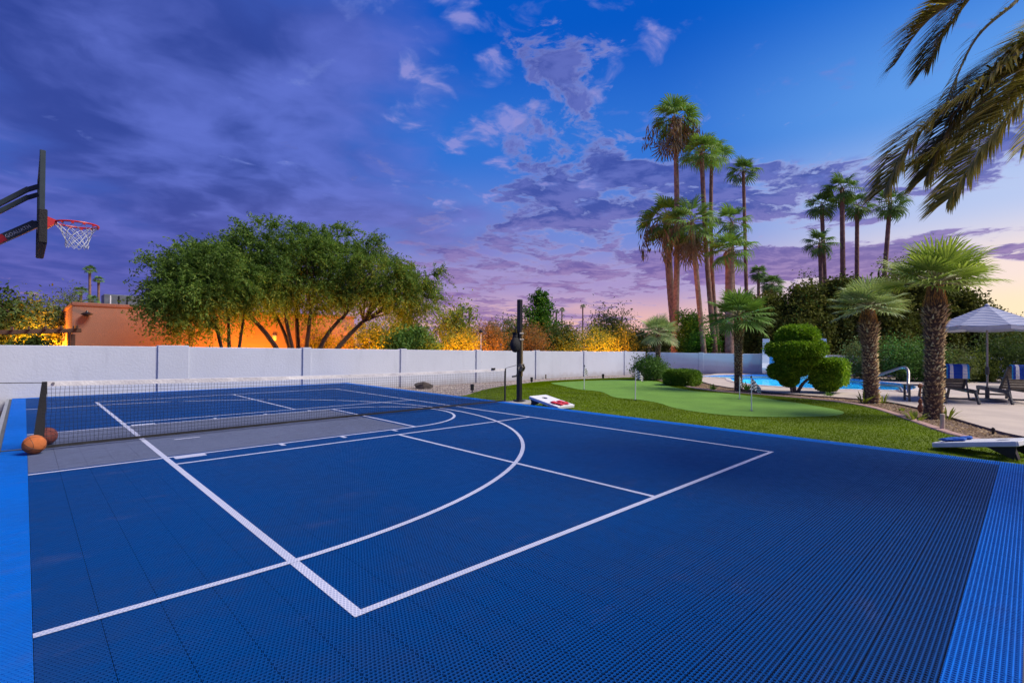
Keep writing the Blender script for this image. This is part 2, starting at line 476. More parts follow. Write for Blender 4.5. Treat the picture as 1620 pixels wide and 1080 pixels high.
T_BLUE = tilemat('court_blue', (.0, .056, .26), (.0, .008, .045), (.0, .003, .020))
T_LIGHT = tilemat('court_border_blue', (.0, .14, .60), (.0, .05, .30), (.0, .025, .18))
T_GREY = tilemat('court_grey', (.17, .195, .29), (.06, .07, .13), (.03, .04, .08))
R_BLUE = tilemat('court_blue_rib', (.0, .062, .275), (0, 0, 0), (0, 0, 0), flat='rib')
R_LIGHT = tilemat('court_border_rib', (.0, .17, .72), (0, 0, 0), (0, 0, 0), flat='rib')
R_GREY = tilemat('court_grey_rib', (.155, .19, .31), (0, 0, 0), (0, 0, 0), flat='rib')
T_WHITE = tilemat('court_white', (.60, .62, .74), (.60, .62, .74), (.34, .38, .55), flat='line')
M_SEAM = mat('slab', (.10, .11, .13), .9, var=.3, bump=.4)
def wallmat(name, c):
    m = mat(name, c, .85, bump=.4, bscale=16); t = NT(m.node_tree); b = t.n['Principled BSDF']
    g = t.new('ShaderNodeNewGeometry'); P = g.outputs['Position']
    st = t.noise(t.vm('MULTIPLY', P, (1.0, 1.0, .16)), 3.2, 6, .65); pa = t.noise(P, .7, 5, .6)
    sp = t.new('ShaderNodeSeparateXYZ'); t.put(sp.inputs[0], P)
    low = t.ss(t.m('ADD', sp.outputs[2], t.m('MULTIPLY', t.noise(P, 2.5, 5, .65), .5)), .30, -.05)
    col = t.mix(t.m('MULTIPLY', t.ss(st, .52, .75), .35), tuple(c) + (1,), tuple(x * .72 for x in c) + (1,))
    col = t.mix(t.m('MULTIPLY', t.ss(pa, .4, .65), .30), col, tuple(x * .84 for x in c) + (1,))
    col = t.mix(t.m('MULTIPLY', low, .45), col, (.30, .25, .22, 1))
    t.put(b.inputs['Base Color'], col)
    return m
M_WALL = wallmat('white_stucco', (.57, .61, .69))
M_WALLCAP = wallmat('white_stucco_trim', (.55, .59, .67))
M_HOUSE = mat('terracotta_stucco', (.28, .155, .115), .9, var=.16, vscale=.5, bump=.7, bscale=45)
M_HOUSECAP = mat('terracotta_trim', (.25, .11, .08), .9, var=.15, bump=.4)
M_BLACK = mat('black_paint', (.012, .013, .015), .38, var=.4, vscale=20)
M_BLACKCLOTH = mat('black_cloth', (.015, .015, .017), .8, bump=.6, bscale=60)
M_STEELGREY = mat('grey_green_steel', (.035, .055, .062), .45, var=.25, vscale=8)
M_RED = mat('red_paint', (.55, .02, .025), .4, var=.2, vscale=12)
M_WHITE = mat('white_plastic', (.78, .79, .82), .45, var=.06, vscale=9)
M_WHITECLOTH = mat('white_vinyl', (.78, .76, .74), .6, var=.12, vscale=14, bump=.5, bscale=25)
M_CHROME = mat('brushed_steel', (.40, .37, .34), .45, .8, var=.15)
M_CONC = mat('concrete', (.42, .40, .38), .85, var=.2, vscale=5, bump=.4)
M_GREYWOOD = mat('grey_resin', (.085, .085, .088), .55, var=.25, vscale=12, bump=.3)
M_GREYSLAT = mat('warm_grey_resin', (.20, .18, .155), .6, var=.25, vscale=10, bump=.3)
M_TRUNK = mat('palm_bark', (.40, .265, .19), .9, col2=(.22, .14, .10), vscale=5, bump=1.0, bscale=16)
M_TRUNKFAR = mat('palm_bark_dark', (.32, .18, .135), .9, col2=(.17, .09, .07), vscale=4, bump=.8, bscale=12)
M_BOOT = leafmat('palm_leaf_bases', (.30, .18, .10), (.66, .46, .26), .0, .85, (.85, .68, .44))
M_FIBRE = leafmat('palm_fibre', (.50, .22, .07), (.72, .38, .14), .05, .9)
M_DEAD = leafmat('dead_frond', (.17, .115, .07), (.33, .25, .155), .2, .8, gain=1.0)
M_FROND = leafmat('fan_frond', (.08, .16, .035), (.15, .26, .06), .25, .5)
M_FROND_D = leafmat('fan_frond_dark', (.06, .13, .035), (.11, .20, .05), .2, .5)
M_FROND_S = leafmat('silver_fan_frond', (.17, .24, .10), (.32, .39, .21), .22, .45)
M_FROND_Y = leafmat('bright_fan_frond', (.17, .25, .05), (.30, .38, .10), .25, .45)
M_DATE = leafmat('date_frond', (.16, .17, .045), (.36, .31, .10), .38, .5, (.55, .37, .12))
M_PETIOLE = mat('petiole', (.32, .30, .12), .5, var=.3)
M_BARK = mat('dark_bark', (.075, .048, .034), .9, col2=(.03, .02, .016), vscale=7, bump=.9, bscale=20)
M_BARKL = mat('grey_brown_bark', (.20, .15, .115), .9, col2=(.10, .07, .055), vscale=7, bump=.9, bscale=20)
L_MESQ = leafmat('feathery_leaves', (.05, .105, .022), (.12, .20, .045), .36, .6, (.18, .26, .06))
L_HEDGE = leafmat('cypress_hedge_leaves', (.05, .065, .014), (.10, .115, .027), .15, .7, (.15, .14, .035), spec=.04)
L_CITRUS = leafmat('citrus_leaves', (.03, .10, .012), (.075, .20, .025), .3, .4, (.15, .28, .03))
L_BOX = leafmat('boxwood_leaves', (.06, .14, .010), (.16, .28, .02), .25, .5, (.30, .42, .035))
L_BUSH = leafmat('garden_bush_leaves', (.045, .11, .026), (.10, .19, .045), .25, .55)
L_OLIVE = leafmat('olive_leaves', (.075, .10, .032), (.16, .19, .07), .28, .6)
L_DARK = leafmat('dark_tree_leaves', (.03, .06, .016), (.07, .11, .03), .22, .6)
L_YEL = leafmat('yellowish_leaves', (.12, .15, .02), (.26, .26, .04), .3, .6)
L_BRN = leafmat('brown_twiggy_leaves', (.11, .075, .035), (.20, .14, .07), .3, .7)
L_LIGHT = leafmat('lime_leaves', (.10, .15, .025), (.22, .26, .05), .32, .55)

# ------------------------------------------------------------------ outlines on the ground
X0, X1, Y0, Y1, TP = -4.50, 4.572, -9.12, 9.024, 0.252
gr_px = [(737, 627), (770, 617), (810, 610), (860, 604), (930, 600), (1000, 598), (1035, 602), (1062, 607), (1090, 614), (1130, 620), (1180, 624), (1250, 630), (1320, 637), (1370, 645), (1410, 657), (1454, 673), (1500, 689), (1550, 701), (1620, 716)]
gr_edge = [G(*p) for p in gr_px]
gr_edge_s = spline([p[:2] for p in gr_edge] + [(5.4, -10.6), (5.0, -12.0)], 6)
grass_poly = [(X1 + .012, gr_edge[0][1])] + [tuple(p) for p in gr_edge_s if p[0] > X1 + .03] + [(X1 + .012, -12.0)]
green_px = [(872, 607), (925, 603.5), (990, 601.5), (1040, 605), (1058, 612), (1100, 620), (1150, 624), (1200, 630), (1260, 639), (1318, 649), (1335, 655), (1318, 660), (1250, 662), (1180, 661), (1120, 656), (1070, 648), (1040, 639), (1010, 634), (972, 630), (950, 621), (908, 616)]
green_poly = [tuple(p) for p in spline([G(*p)[:2] for p in green_px], 5, True)]
pool_px = [(1110, 598), (1150, 596), (1200, 595), (1250, 595.5), (1300, 597), (1340, 601), (1385, 606), (1425, 610), (1447, 615), (1441, 621), (1400, 621.5), (1340, 620.5), (1290, 619), (1240, 616), (1190, 612), (1160, 606), (1152, 601)]
POOLZ = -0.16
pool_poly = [tuple(p) for p in spline([gz(u, v, POOLZ)[:2] for u, v in pool_px], 5, True)]
deck_near_px = [(1107, 604), (1132, 611), (1180, 618), (1250, 625), (1330, 631), (1400, 637.5), (1453, 648), (1500, 662), (1560, 680), (1620, 695)]
deck_near = spline([G(*p)[:2] for p in deck_near_px] + [(6.6, -10.5), (6.2, -12.5)], 5)
deck_far = spline([(33, -16.0)] + [G(*p)[:2] for p in [(1600, 603), (1540, 600), (1450, 600), (1345, 598), (1280, 591), (1210, 589.5), (1140, 591), (1106, 598)]], 5)
deck_poly = [tuple(p) for p in deck_near] + [(14, -19.0), (24, -22.0)] + [tuple(p) for p in deck_far]

# ------------------------------------------------------------------ ground
M_DIRT = mat('dry_dirt', (.24, .175, .13), .95, col2=(.13, .09, .07), vscale=1.4, bump=1.0, bscale=14, detail=8)
M_GRAVEL = mat('decomposed_gravel', (.36, .30, .29), .95, col2=(.24, .195, .19), vscale=3.0, bump=1.0, bscale=30, detail=8)
def terr(off): return lambda x, y: terrain(np.asarray(x), np.asarray(y)) + off
court_hole = [(X0 - .10, Y0 - .02), (X1 + .005, Y0 - .02), (X1 + .005, Y1 + .03), (X0 - .10, Y1 + .03)]
inner = [(-14, -22), (40, -22.5), (40, 9.2), (40, 30), (-14, 30)]
def shrink(poly, k):
    c = np.mean(np.array(poly), axis=0); return [tuple(c + (np.array(p) - c) * k) for p in poly]
ground = sheet('ground', inner, terr(0), M_DIRT, 1.0, holes=[court_hole, shrink(pool_poly, 1.04)])
far = MB()
for a, b, c, d in ((-900, -14, -900, 900), (40, 900, -900, 900), (-14, 40, -900, -22.2), (-14, 40, 30, 900)):
    z = -.31 - .12 * (a >= 40)
    far.add([(a, c, z), (b, c, z), (b, d, z), (a, d, z)], [(0, 1, 2, 3)])
far.build('terrain', M_DIRT)['kind'] = 'structure'

# gravel along the wall
grav_poly = [(4.6, 9.0), (4.6, gr_edge[0][1] + .02)] + [tuple(p) for p in spline([p[:2] for p in gr_edge[:9]], 6)] + [tuple(G(1107, 604)[:2]), tuple(G(1112, 597)[:2]), tuple(G(1140, 591)[:2]), tuple(G(1205, 589)[:2]), (29.0, 2.6), (26.0, 8.8)]
sheet('gravel_bed', grav_poly, terr(.012), M_GRAVEL, .7)

def scatter_poly(poly, n, seed):
    r = np.random.default_rng(seed); P = np.array(poly); lo = P.min(0); hi = P.max(0)
    out = []
    tot = 0
    while tot < n:
        q = r.uniform(lo, hi, size=(n * 2, 2)); k = inpoly(q[:, 0], q[:, 1], poly); out.append(q[k]); tot += k.sum()
    return np.concatenate(out)[:n]
def stones(P, s, seed):
    r = np.random.default_rng(seed); n = len(P)
    base = np.array([(1, 0, 0), (0, 1, 0), (-1, 0, 0), (0, -1, 0), (0, 0, 1)], float)
    V = base[None] * (s * r.uniform(.5, 1.6, (n, 5, 1)))
    an = r.uniform(0, 6.28, n); c, s_ = np.cos(an)[:, None], np.sin(an)[:, None]
    V = np.stack([V[..., 0] * c - V[..., 1] * s_, V[..., 0] * s_ + V[..., 1] * c, V[..., 2] * .7], -1) + P[:, None, :]
    F = np.array([(0, 1, 4), (1, 2, 4), (2, 3, 4), (3, 0, 4)])
    return V.reshape(-1, 3), (F[None] + (np.arange(n) * 5)[:, None, None]).reshape(-1, 3)
def on_terr(q, off=0): return np.column_stack([q, terrain(q[:, 0], q[:, 1]) + off])
M_STONE = leafmat('gravel_stones', (.16, .13, .125), (.36, .31, .30), 0, .9, (.55, .50, .48))
V, F = stones(on_terr(scatter_poly(grav_poly, 9000, 3), .008), .03, 4)
tag(link('gravel', fast_mesh('gravel', V, F), M_STONE), 'loose purple grey gravel along the foot of the white wall', 'gravel', kind='stuff')

# planting bed between the lawn and the deck
bed_poly = [tuple(p) for p in spline([p[:2] for p in gr_edge[7:]], 5)] + [(5.9, -10.5), (6.5, -10.5)] + [tuple(p) for p in deck_near[::-1] if p[1] > -10.4]
M_BED = mat('mulch_soil', (.20, .135, .095), .95, col2=(.095, .06, .045), vscale=5, bump=1.0, bscale=22, detail=8)
sheet('planting_bed', bed_poly, terr(.010), M_BED, .5)
M_CHIP = leafmat('bark_chips', (.075, .045, .03), (.22, .15, .10), 0, .9, (.36, .28, .21))
V, F = stones(on_terr(scatter_poly(bed_poly, 7000, 5), .006), .025, 6)
tag(link('mulch', fast_mesh('mulch', V, F), M_CHIP), 'brown mulch chips and pebbles covering the planting bed', 'mulch', kind='stuff')

# pink curb between lawn and bed
def ribbon(line, w0, w1, h, zoff, name, m, label=None, kind='structure'):
    L = np.array(line); T = np.gradient(L, axis=0); T = unit(T); N = np.column_stack([T[:, 1], -T[:, 0]])
    b = MB(); n = len(L)
    A = L + N * w0; B = L + N * w1
    za = terrain(A[:, 0], A[:, 1]) + zoff; zb = terrain(B[:, 0], B[:, 1]) + zoff
    vs = []
    for i in range(n):
        e = .02 if w1 > w0 else -.02
        vs += [(*A[i], za[i] - .1), (*(A[i]), za[i] + h - .02), (*(A[i] + N[i] * e), za[i] + h), (*(B[i] - N[i] * e), zb[i] + h), (*B[i], zb[i] + h - .02), (*B[i], zb[i] - .1)]
    fs = [(i * 6 + k, i * 6 + k + 1, i * 6 + 7 + k, i * 6 + 6 + k) for i in range(n - 1) for k in range(5)]
    fs = [f[::-1] for f in fs]
    b.add(vs, fs)
    o = b.build(name, m, smooth=True)
    if kind: o['kind'] = kind
    return o
M_CURB = mat('pink_concrete', (.46, .29, .25), .9, col2=(.33, .21, .18), vscale=3, bump=.6)
curb_line = spline([p[:2] for p in gr_edge[6:]] + [(5.4, -10.6)], 6)
ribbon(curb_line, .02, -.17, .055, 0, 'garden_curb', M_CURB)
M_CURB2 = mat('grey_deck_edge', (.22, .17, .16), .9, var=.3, bump=.6)

# lawn
M_TURF = mat('turf_base', (.13, .195, .0), .95, col2=(.10, .155, .0), vscale=2.0, bump=1.0, bscale=60)
sheet('lawn', grass_poly, terr(.03), M_TURF, .5)
L_TURF = leafmat('turf_blades', (.145, .225, .0), (.165, .25, .0), .3, .9, gain=1.0, spec=.02)
q = scatter_poly(grass_poly, 220000, 11)
kk = ~inpoly(q[:, 0], q[:, 1], green_poly); q = q[kk]
r = np.random.default_rng(12); n = len(q)
B0 = on_terr(q, .028)
an = r.uniform(0, 6.28, n); hh = r.uniform(.012, .030, n)
side = np.column_stack([np.cos(an), np.sin(an), 0 * an]) * .006
lean = np.column_stack([r.normal(0, .012, n), r.normal(0, .012, n), hh])
V = np.stack([B0 - side, B0 + side, B0 + lean], 1).reshape(-1, 3)
tag(link('grass', fast_mesh('grass', V, np.arange(3 * n).reshape(-1, 3)), L_TURF), 'short artificial turf around the putting green', 'grass', kind='stuff')
M_GREEN = mat('putting_turf', (.145, .315, .032), .9, col2=(.115, .26, .026), vscale=1.1, bump=.8, bscale=120)
sheet('putting_green', green_poly, terr(.038), M_GREEN, .5)

# pool deck
M_DECK = mat('pool_deck', (.55, .47, .40), .85, col2=(.47, .40, .345), vscale=1.2, bump=.5, bscale=30, detail=8)
sheet('pool_deck', deck_poly, terr(.05), M_DECK, .7, holes=[pool_poly])
ribbon(deck_near, .0, -.02, .052, 0.0, 'deck_edge', M_CURB2)

# ------------------------------------------------------------------ court: slab, tiles, lines
M_KERB = mat('court_kerb', (.30, .32, .36), .85, var=.2, bump=.4)
slab = MB(); slab.box(((X0 + X1) / 2 - .045, (Y0 + Y1) / 2, -.165), (X1 - X0 + .09, Y1 - Y0, .30))
court = slab.build('sports_court', M_SEAM); court['kind'] = 'structure'
kb = MB(); kb.box((X0 - .075, (Y0 + Y1) / 2, -.14), (.055, Y1 - Y0, .29)); kb.build('edge_board', M_KERB, court)
hs = TP / 2 - .0017
PZ = -.0085                                   # web level; rib tops at 0
tv = [(-hs, -hs, -.0145), (hs, -hs, -.0145), (hs, hs, -.0145), (-hs, hs, -.0145), (-hs, -hs, PZ), (hs, -hs, PZ), (hs, hs, PZ), (-hs, hs, PZ)]
tf = [(0, 1, 5, 4), (1, 2, 6, 5), (2, 3, 7, 6), (3, 0, 4, 7), (4, 5, 6, 7)]
tm_ = [0] * 5
for k in range(12):
    yc = -TP / 2 + TP * (k + .5) / 12; o = len(tv); w0, w1 = .0026, .0019
    tv += [(-hs, yc - w0, PZ), (-hs, yc - w1, 0), (-hs, yc + w1, 0), (-hs, yc + w0, PZ), (hs, yc - w0, PZ), (hs, yc - w1, 0), (hs, yc + w1, 0), (hs, yc + w0, PZ)]
    tf += [(o, o + 4, o + 5, o + 1), (o + 1, o + 5, o + 6, o + 2), (o + 2, o + 6, o + 7, o + 3)]
    tm_ += [1] * 3
pit = TP / 12
for sg in (-1, 1):                            # slanted ribs of the triangular lattice, half a cell per row
    for k in range(12):
        xa = -TP / 2 + pit * (k + .5); xb = xa + sg * 6 * pit
        segs = [((xa, -hs), (xb, hs))] if abs(xb) < TP / 2 else None
        if segs is None:
            f = (TP / 2 - sg * xa) / (6 * pit); ym = -hs + 2 * hs * f
            segs = [((xa, -hs), (sg * hs, ym)), ((-sg * hs, ym), (xb - sg * TP, hs))]
        for (x0, y0), (x1, y1) in segs:
            o = len(tv); w0 = .0018
            tv += [(x0 - w0, y0, -.0004), (x0 + w0, y0, -.0004), (x1 + w0, y1, -.0004), (x1 - w0, y1, -.0004)]
            tf += [(o, o + 1, o + 2, o + 3)]; tm_ += [1]
tmesh = []
for mm, rr in ((T_BLUE, R_BLUE), (T_LIGHT, R_LIGHT), (T_GREY, R_GREY)):
    me = bpy.data.meshes.new('tile'); me.from_pydata(tv, [], tf); me.materials.append(mm); me.materials.append(rr)
    me.polygons.foreach_set('material_index', tm_); tmesh.append(me)
FTX, KEYH = 0.66, 1.66
cells = []
for i in range(36):
    for j in range(72):
        cx, cy = X0 + TP * (i + .5), Y0 + TP * (j + .5)
        kind = 0
        if i in (0, 35) or j in (0, 71): kind = 1
        elif abs(cy) < KEYH - .05 and cx < FTX: kind = 2
        w = np.array([cx, cy, 0]) - CAM; dep = w @ FWD
        area = 0
        if dep > .3:
            u = 810 + FPX * (w @ RGT) / dep; v = 540 - FPX * (w @ UPR) / dep
            if -30 < u < 1650 and v < 1120: area = 1 / dep ** 3
        cells.append((area, cx, cy, kind))
cells.sort(key=lambda c: -c[0])
for a, cx, cy, k in cells[:300]:
    o = bpy.data.objects.new('tile', tmesh[k]); COL.objects.link(o); o.parent = court
    o.location = (cx, cy, 0); 
rc = cells[300:]
tva = np.array(tv); tfa = np.array(tf)
cc_ = np.array([(c[1], c[2], 0) for c in rc])
me = fast_mesh('tile_field', (tva[None] + cc_[:, None]).reshape(-1, 3), (tfa[None] + (np.arange(len(rc)) * len(tv))[:, None, None]).reshape(-1, 4))
for mm in (T_BLUE, R_BLUE, T_LIGHT, R_LIGHT, T_GREY, R_GREY): me.materials.append(mm)
me.polygons.foreach_set('material_index', (np.array([c[3] * 2 for c in rc])[:, None] + np.array(tm_)[None]).ravel().astype(np.int32))
me.polygons.foreach_set('use_smooth', [False] * len(me.polygons))
ro = link('tile_field', me, None, court); ro['kind'] = 'stuff'
LZ = .0012
def line(a, b, w, z=LZ, name='painted_line'):
    a = np.array(a, float); b = np.array(b, float); t = (b - a) / np.linalg.norm(b - a); n = np.array([-t[1], t[0]]) * w / 2
    m = MB(); m.add([(*(a - n), z), (*(b - n), z), (*(b + n), z), (*(a + n), z)], [(0, 1, 2, 3)])
    return m.build(name, T_WHITE, court)
def arc(c, r, a0, a1, w, z=LZ, n=48):
    m = MB(); vs = []
    for i in range(n + 1):
        t = a0 + (a1 - a0) * i / n
        vs += [(c[0] + (r - w / 2) * math.cos(t), c[1] + (r - w / 2) * math.sin(t), z), (c[0] + (r + w / 2) * math.cos(t), c[1] + (r + w / 2) * math.sin(t), z)]
    m.add(vs, [(2 * i, 2 * i + 1, 2 * i + 3, 2 * i + 2) for i in range(n)])
    return m.build('painted_arc', T_WHITE, court)
PW, PL_, PK = 3.048, 6.706, 2.134
lw = .052
line((-PW + .03, -PL_), (-PW + .03, PL_), .06)
line((PW - lw / 2, -PL_), (PW - lw / 2, PL_), lw)
for s in (-1, 1):
    line((-PW + .06, s * (PL_ - lw / 2)), (PW - lw, s * (PL_ - lw / 2)), lw, LZ + .0006)
    line((-PW + .06, s * PK), (PW - lw, s * PK), lw, LZ + .0006)
    line((0, s * (PK + lw / 2)), (0, s * (PL_ - lw)), lw)
    line((X0 + TP, s * KEYH), (FTX, s * KEYH), lw, LZ + .0012)
    for k, x in enumerate((-1.65, -.74, .16)):
        line((x, s * (KEYH + lw / 2)), (x, s * (KEYH + .17)), .06, LZ + .0004)
    line((-2.77, s * (KEYH + lw / 2)), (-2.77, s * (KEYH + .16)), .34, LZ + .0004)
line((-2.68, -.30), (-2.35, -.30), .045, LZ + .0004)
line((FTX - lw / 2, -KEYH + lw / 2), (FTX - lw / 2, KEYH - lw / 2), lw)
arc((FTX, 0), KEYH, -math.pi / 2, math.pi / 2, lw, LZ + .0018)
RC, RR = (-3.28, 0.0), 5.83
a0 = math.pi / 2
arc(RC, RR - lw / 2, -a0, a0, lw, LZ + .0024, 90)
for s in (-1, 1): line((X0 + TP, s * (RR - lw / 2)), (RC[0] + RR * math.cos(a0), s * (RR - lw / 2)), lw, LZ + .0018)

# ------------------------------------------------------------------ boundary walls
WY = 9.09
def wall_run(name, label, pts, tops, bottoms, pil, pilw, first_w=None):
    """pts: polyline of pilaster positions; a panel between each pair, a pilaster at each"""
    t = thing(name, label, 'wall', (pts[0][0], pts[0][1], bottoms[0]))
    o = np.array([pts[0][0], pts[0][1], bottoms[0]])
    for i in range(len(pts) - 1):
        a = np.array(pts[i]); b = np.array(pts[i + 1]); d = (b - a) / np.linalg.norm(b - a); n = np.array([d[1], -d[0]])  # n: toward the yard
        th = .18
        vs = []
        for p, zt, zb in ((a, tops[i], bottoms[i]), (b, tops[i + 1], bottoms[i + 1])):
            for off in (0, -th):
                q = p + n * off
                vs += [(q[0], q[1], zb - .25), (q[0], q[1], zt - .012)]
            for off in (-.012, -th + .012):
                q = p + n * off
                vs += [(q[0], q[1], zt)]
        # per end: 0 front bottom,1 front top,2 back bottom,3 back top,4 cap front,5 cap back
        fs = [(0, 6, 7, 1), (1, 7, 10, 4), (4, 10, 11, 5), (5, 11, 9, 3), (3, 9, 8, 2), (0, 1, 4, 5, 3, 2), (6, 8, 9, 11, 10, 7)]
        MB().add(np.array(vs) - o, fs).build('wall_panel', M_WALL, t)
    for i in pil:
        a = np.array(pts[i]); j = min(i + 1, len(pts) - 1); k = max(i - 1, 0)
        d = np.array(pts[j]) - np.array(pts[k]); d = d / np.linalg.norm(d); n = np.array([d[1], -d[0]])
        w = first_w if (first_w and i == pil[0]) else pilw
        c = a + d * w / 2 + n * (-.08)
        ang = math.atan2(d[1], d[0])
        zt = tops[i] + .035; zb = bottoms[i] - .2
        MB().box((c[0] - o[0], c[1] - o[1], (zt + zb) / 2 - o[2]), (w, .27, zt - zb), Matrix.Rotation(ang, 3, 'Z'), bev=.012).build('pilaster', M_WALLCAP, t)
    return t
wx = [-9.6, -5.5, -1.42, 2.89, 6.92, 11.01, 15.1, 19.2, 23.4, 26.0]
wtop = [1.40, 1.37, 1.345, 1.30, 1.26, 1.215, 1.19, 1.155, 1.14, 1.13]
wall_run('garden_wall', 'long white stucco garden wall running behind the court and net', [(x, WY) for x in wx], wtop, [-.31] * 10, [2, 3, 4, 5, 6, 7, 8], .30, .80)
c0 = (26.05, 9.0)
bw = [c0, (27.6, 6.1), (29.35, 2.9), (31.9, -1.7), (34.5, -6.5), (37, -11.2)]
wall_run('garden_wall', 'bluish white back wall behind the swimming pool and slide', bw, [1.10, 1.07, 1.05, 1.00, .98, .96], [-.43] * 6, [1, 2, 4], .3)

# ------------------------------------------------------------------ neighbour's house
HY = 18.0
hx0 = -2.9; hx1 = float(ony(560, 545, HY)[0]); hz = 3.1; gzb = -.31
h = thing('stucco_house', 'terracotta stucco flat roofed house behind the left part of the wall', 'house', (hx0, HY, gzb))
H = hz - gzb
MB().box(((hx1 - hx0) / 2, 5, H / 2 - .04), (hx1 - hx0, 10, H - .08)).build('wall', M_HOUSE, h)
MB().box(((hx1 - hx0) / 2, 5, H - .06), (hx1 - hx0 + .08, 10.08, .16), bev=.03).build('roof_parapet', M_HOUSECAP, h)
# wall lamp, unlit, set from its pixel
lp = ony(137, 497, HY)
wl = MB(); wl.box((lp[0] - hx0, -.04, lp[2] - gzb), (.12, .08, .16), bev=.01); wl.lathe([(.05, -.14), (.19, -.10), (.20, -.07), (.06, .0), (.03, .06)], (lp[0] - hx0, -.2, lp[2] - gzb + .08), 12)
wl.build('wall_lamp', M_BLACK, h)
lp = ony(433, 534, HY)
wl = MB(); wl.box((lp[0] - hx0, -.04, lp[2] - gzb), (.14, .08, .30), bev=.01); wl.lathe([(.05, -.16), (.10, -.10), (.10, .1), (.03, .16)], (lp[0] - hx0, -.14, lp[2] - gzb), 10)
wl.build('wall_lamp', mat('pale_fixture', (.6, .58, .52), .5), h)
for zz, yy in ((1.9, 1.2), (1.9, 5.5)):
    fr = MB(); fr.box((-.03, yy, zz), (.08, .9, .7), bev=.01); fo = fr.build('window', mat('window_frame', (.5, .3, .22), .6), h)
    MB().box((-.075, yy, zz), (.02, .76, .56)).build('pane', mat('dark_glass', (.03, .035, .05), .1), fo)
ap = ony(193, 478, 22.0)
ac = thing('air_conditioner', 'grey rooftop air conditioner box on the terracotta house', 'air conditioner', (ap[0], 22, hz + .02))
MB().box((0, 0, .36), (1.5, 1.1, .62), bev=.02).build('casing', mat('grey_metal', (.18, .21, .25), .5, .3, var=.3), ac)
for k in range(3): MB().box((-.5 + .32 * k, -.56, .36), (.05, .03, .5)).build('louvre', M_WHITE if k == 0 else M_BLACK, ac)
MB().box((0, 0, .04), (1.6, 1.2, .07)).build('base_rail', M_BLACK, ac)

# pergola left of the house
pp = ony(60, 533, 17.0); pg = thing('pergola', 'dark timber lean-to pergola left of the terracotta house', 'pergola', (pp[0], 17.0, -.31))
M_TIMB = mat('dark_timber', (.09, .05, .035), .8, var=.4, vscale=6, bump=.5)
for x in (-1.2, 1.0): MB().box((x, 0, 1.05), (.14, .14, 2.1), bev=.01).build('post', M_TIMB, pg)
MB().bar((-1.7, 0, 2.08), (1.25, 0, 2.26), .12, .16, bev=.01).build('beam', M_TIMB, pg)
for k in range(7): MB().bar((-1.6 + .45 * k, -.5, 2.22 + .027 * k), (-1.6 + .45 * k, 2.2, 2.22 + .027 * k), .06, .12).build('rafter', M_TIMB, pg)

# ------------------------------------------------------------------ vegetation generators
def ell_points(n, r, shell=2.2):
    d = unit(r.normal(size=(n, 3))); rad = r.uniform(0, 1, n) ** (1 / shell)
    return d * rad[:, None]
def cloud(center, radii, ncl, per, sig, seed, shell=2.6, flatb=None):
    """clumped leaf centres inside an ellipsoid"""
    r = np.random.default_rng(seed)
    c = ell_points(ncl, r, shell) * r.uniform(.82, 1.1, (ncl, 1)) * np.array(radii) + np.array(center)
    if flatb is not None: c = c[c[:, 2] > flatb]
    s = sig * r.uniform(.6, 1.5, len(c))
    P = c[:, None, :] + r.normal(size=(len(c), per, 3)) * s[:, None, None]
    return P.reshape(-1, 3), c
def limb(mb, a, b, r0, r1, sag=.12, n=5, seed=0, sides=6):
    r = np.random.default_rng(seed); a = np.array(a, float); b = np.array(b, float); L = np.linalg.norm(b - a)
    pts = []
    bend = r.normal(size=3) * L * sag
    for i in range(n + 1):
        t = i / n; p = a + (b - a) * t + bend * math.sin(math.pi * t) * .6
        p[2] += L * .10 * math.sin(math.pi * t)
        pts.append(p)
    mb.tube(pts, [r0 + (r1 - r0) * i / n for i in range(n + 1)], sides)
def tree(name, label, base, blobs, mleaf, leaf=(.16, .07), trunks=((0, 0),), th=1.2, tr=.12, mbark=M_BARK, seed=1, cat='tree', group=None, limbs=14, density=1.0, droop=0.0, stems=None, twig=.012):
    """base on the ground; blobs: (center rel. base, radii, clusters, leaves per cluster, sigma)"""
    t = thing(name, label, cat, base, 0, group)
    parts = []; cs = []
    for k, (c, rad, ncl, per, sig) in enumerate(blobs):
        P, cc = cloud(c, rad, int(ncl * density), per, sig, seed * 31 + k)
        P = P[P[:, 2] > .03]
        parts.append(leaf_quads(P, leaf[0], leaf[1], seed=seed * 7 + k, droop=droop)); cs.append(cc)
    V, F = merge(parts); cs = np.concatenate(cs)
    tm = MB(); r = np.random.default_rng(seed + 99)
    tops = []
    for (x, y) in trunks:
        lx, ly = r.normal(0, .12, 2)
        top = np.array([x + lx, y + ly, th]); limb(tm, (x * .6, y * .6, -.1), top, tr * 1.25, tr * .8, .05, 5, seed); tops.append(top)
    pick = r.choice(len(cs), min(limbs, len(cs)), replace=False)
    for i in pick:
        a = tops[np.argmin([np.linalg.norm(cs[i] - q) for q in tops])]
        if cs[i][2] > a[2] * .5: limb(tm, a - np.array([0, 0, .05]), cs[i], tr * .55, twig, .13, 5, int(i) + seed)
    tm.build('trunk', mbark, t, smooth=True)
    link('crown', fast_mesh('crown', V, F), mleaf, t)
    return t
def surf_blob(kind, c, R, n, seed, p=2.0, thick=.12):
    """leaf centres near the surface of a clipped shape; p = superellipse power (2 round, 6 boxy)"""
    r = np.random.default_rng(seed); d = unit(r.normal(size=(n, 3)))
    k = (np.abs(d) ** p).sum(1) ** (-1 / p)
    nz = 1 + .05 * np.sin(d[:, 0] * 5 + seed) * np.cos(d[:, 1] * 6 + seed * 2)
    return np.array(c) + d * (k * nz * (1 - thick * r.uniform(0, 1, n) ** 1.5 + .09 * np.maximum(0, r.normal(-.3, .7, n))))[:, None] * np.array(R), d
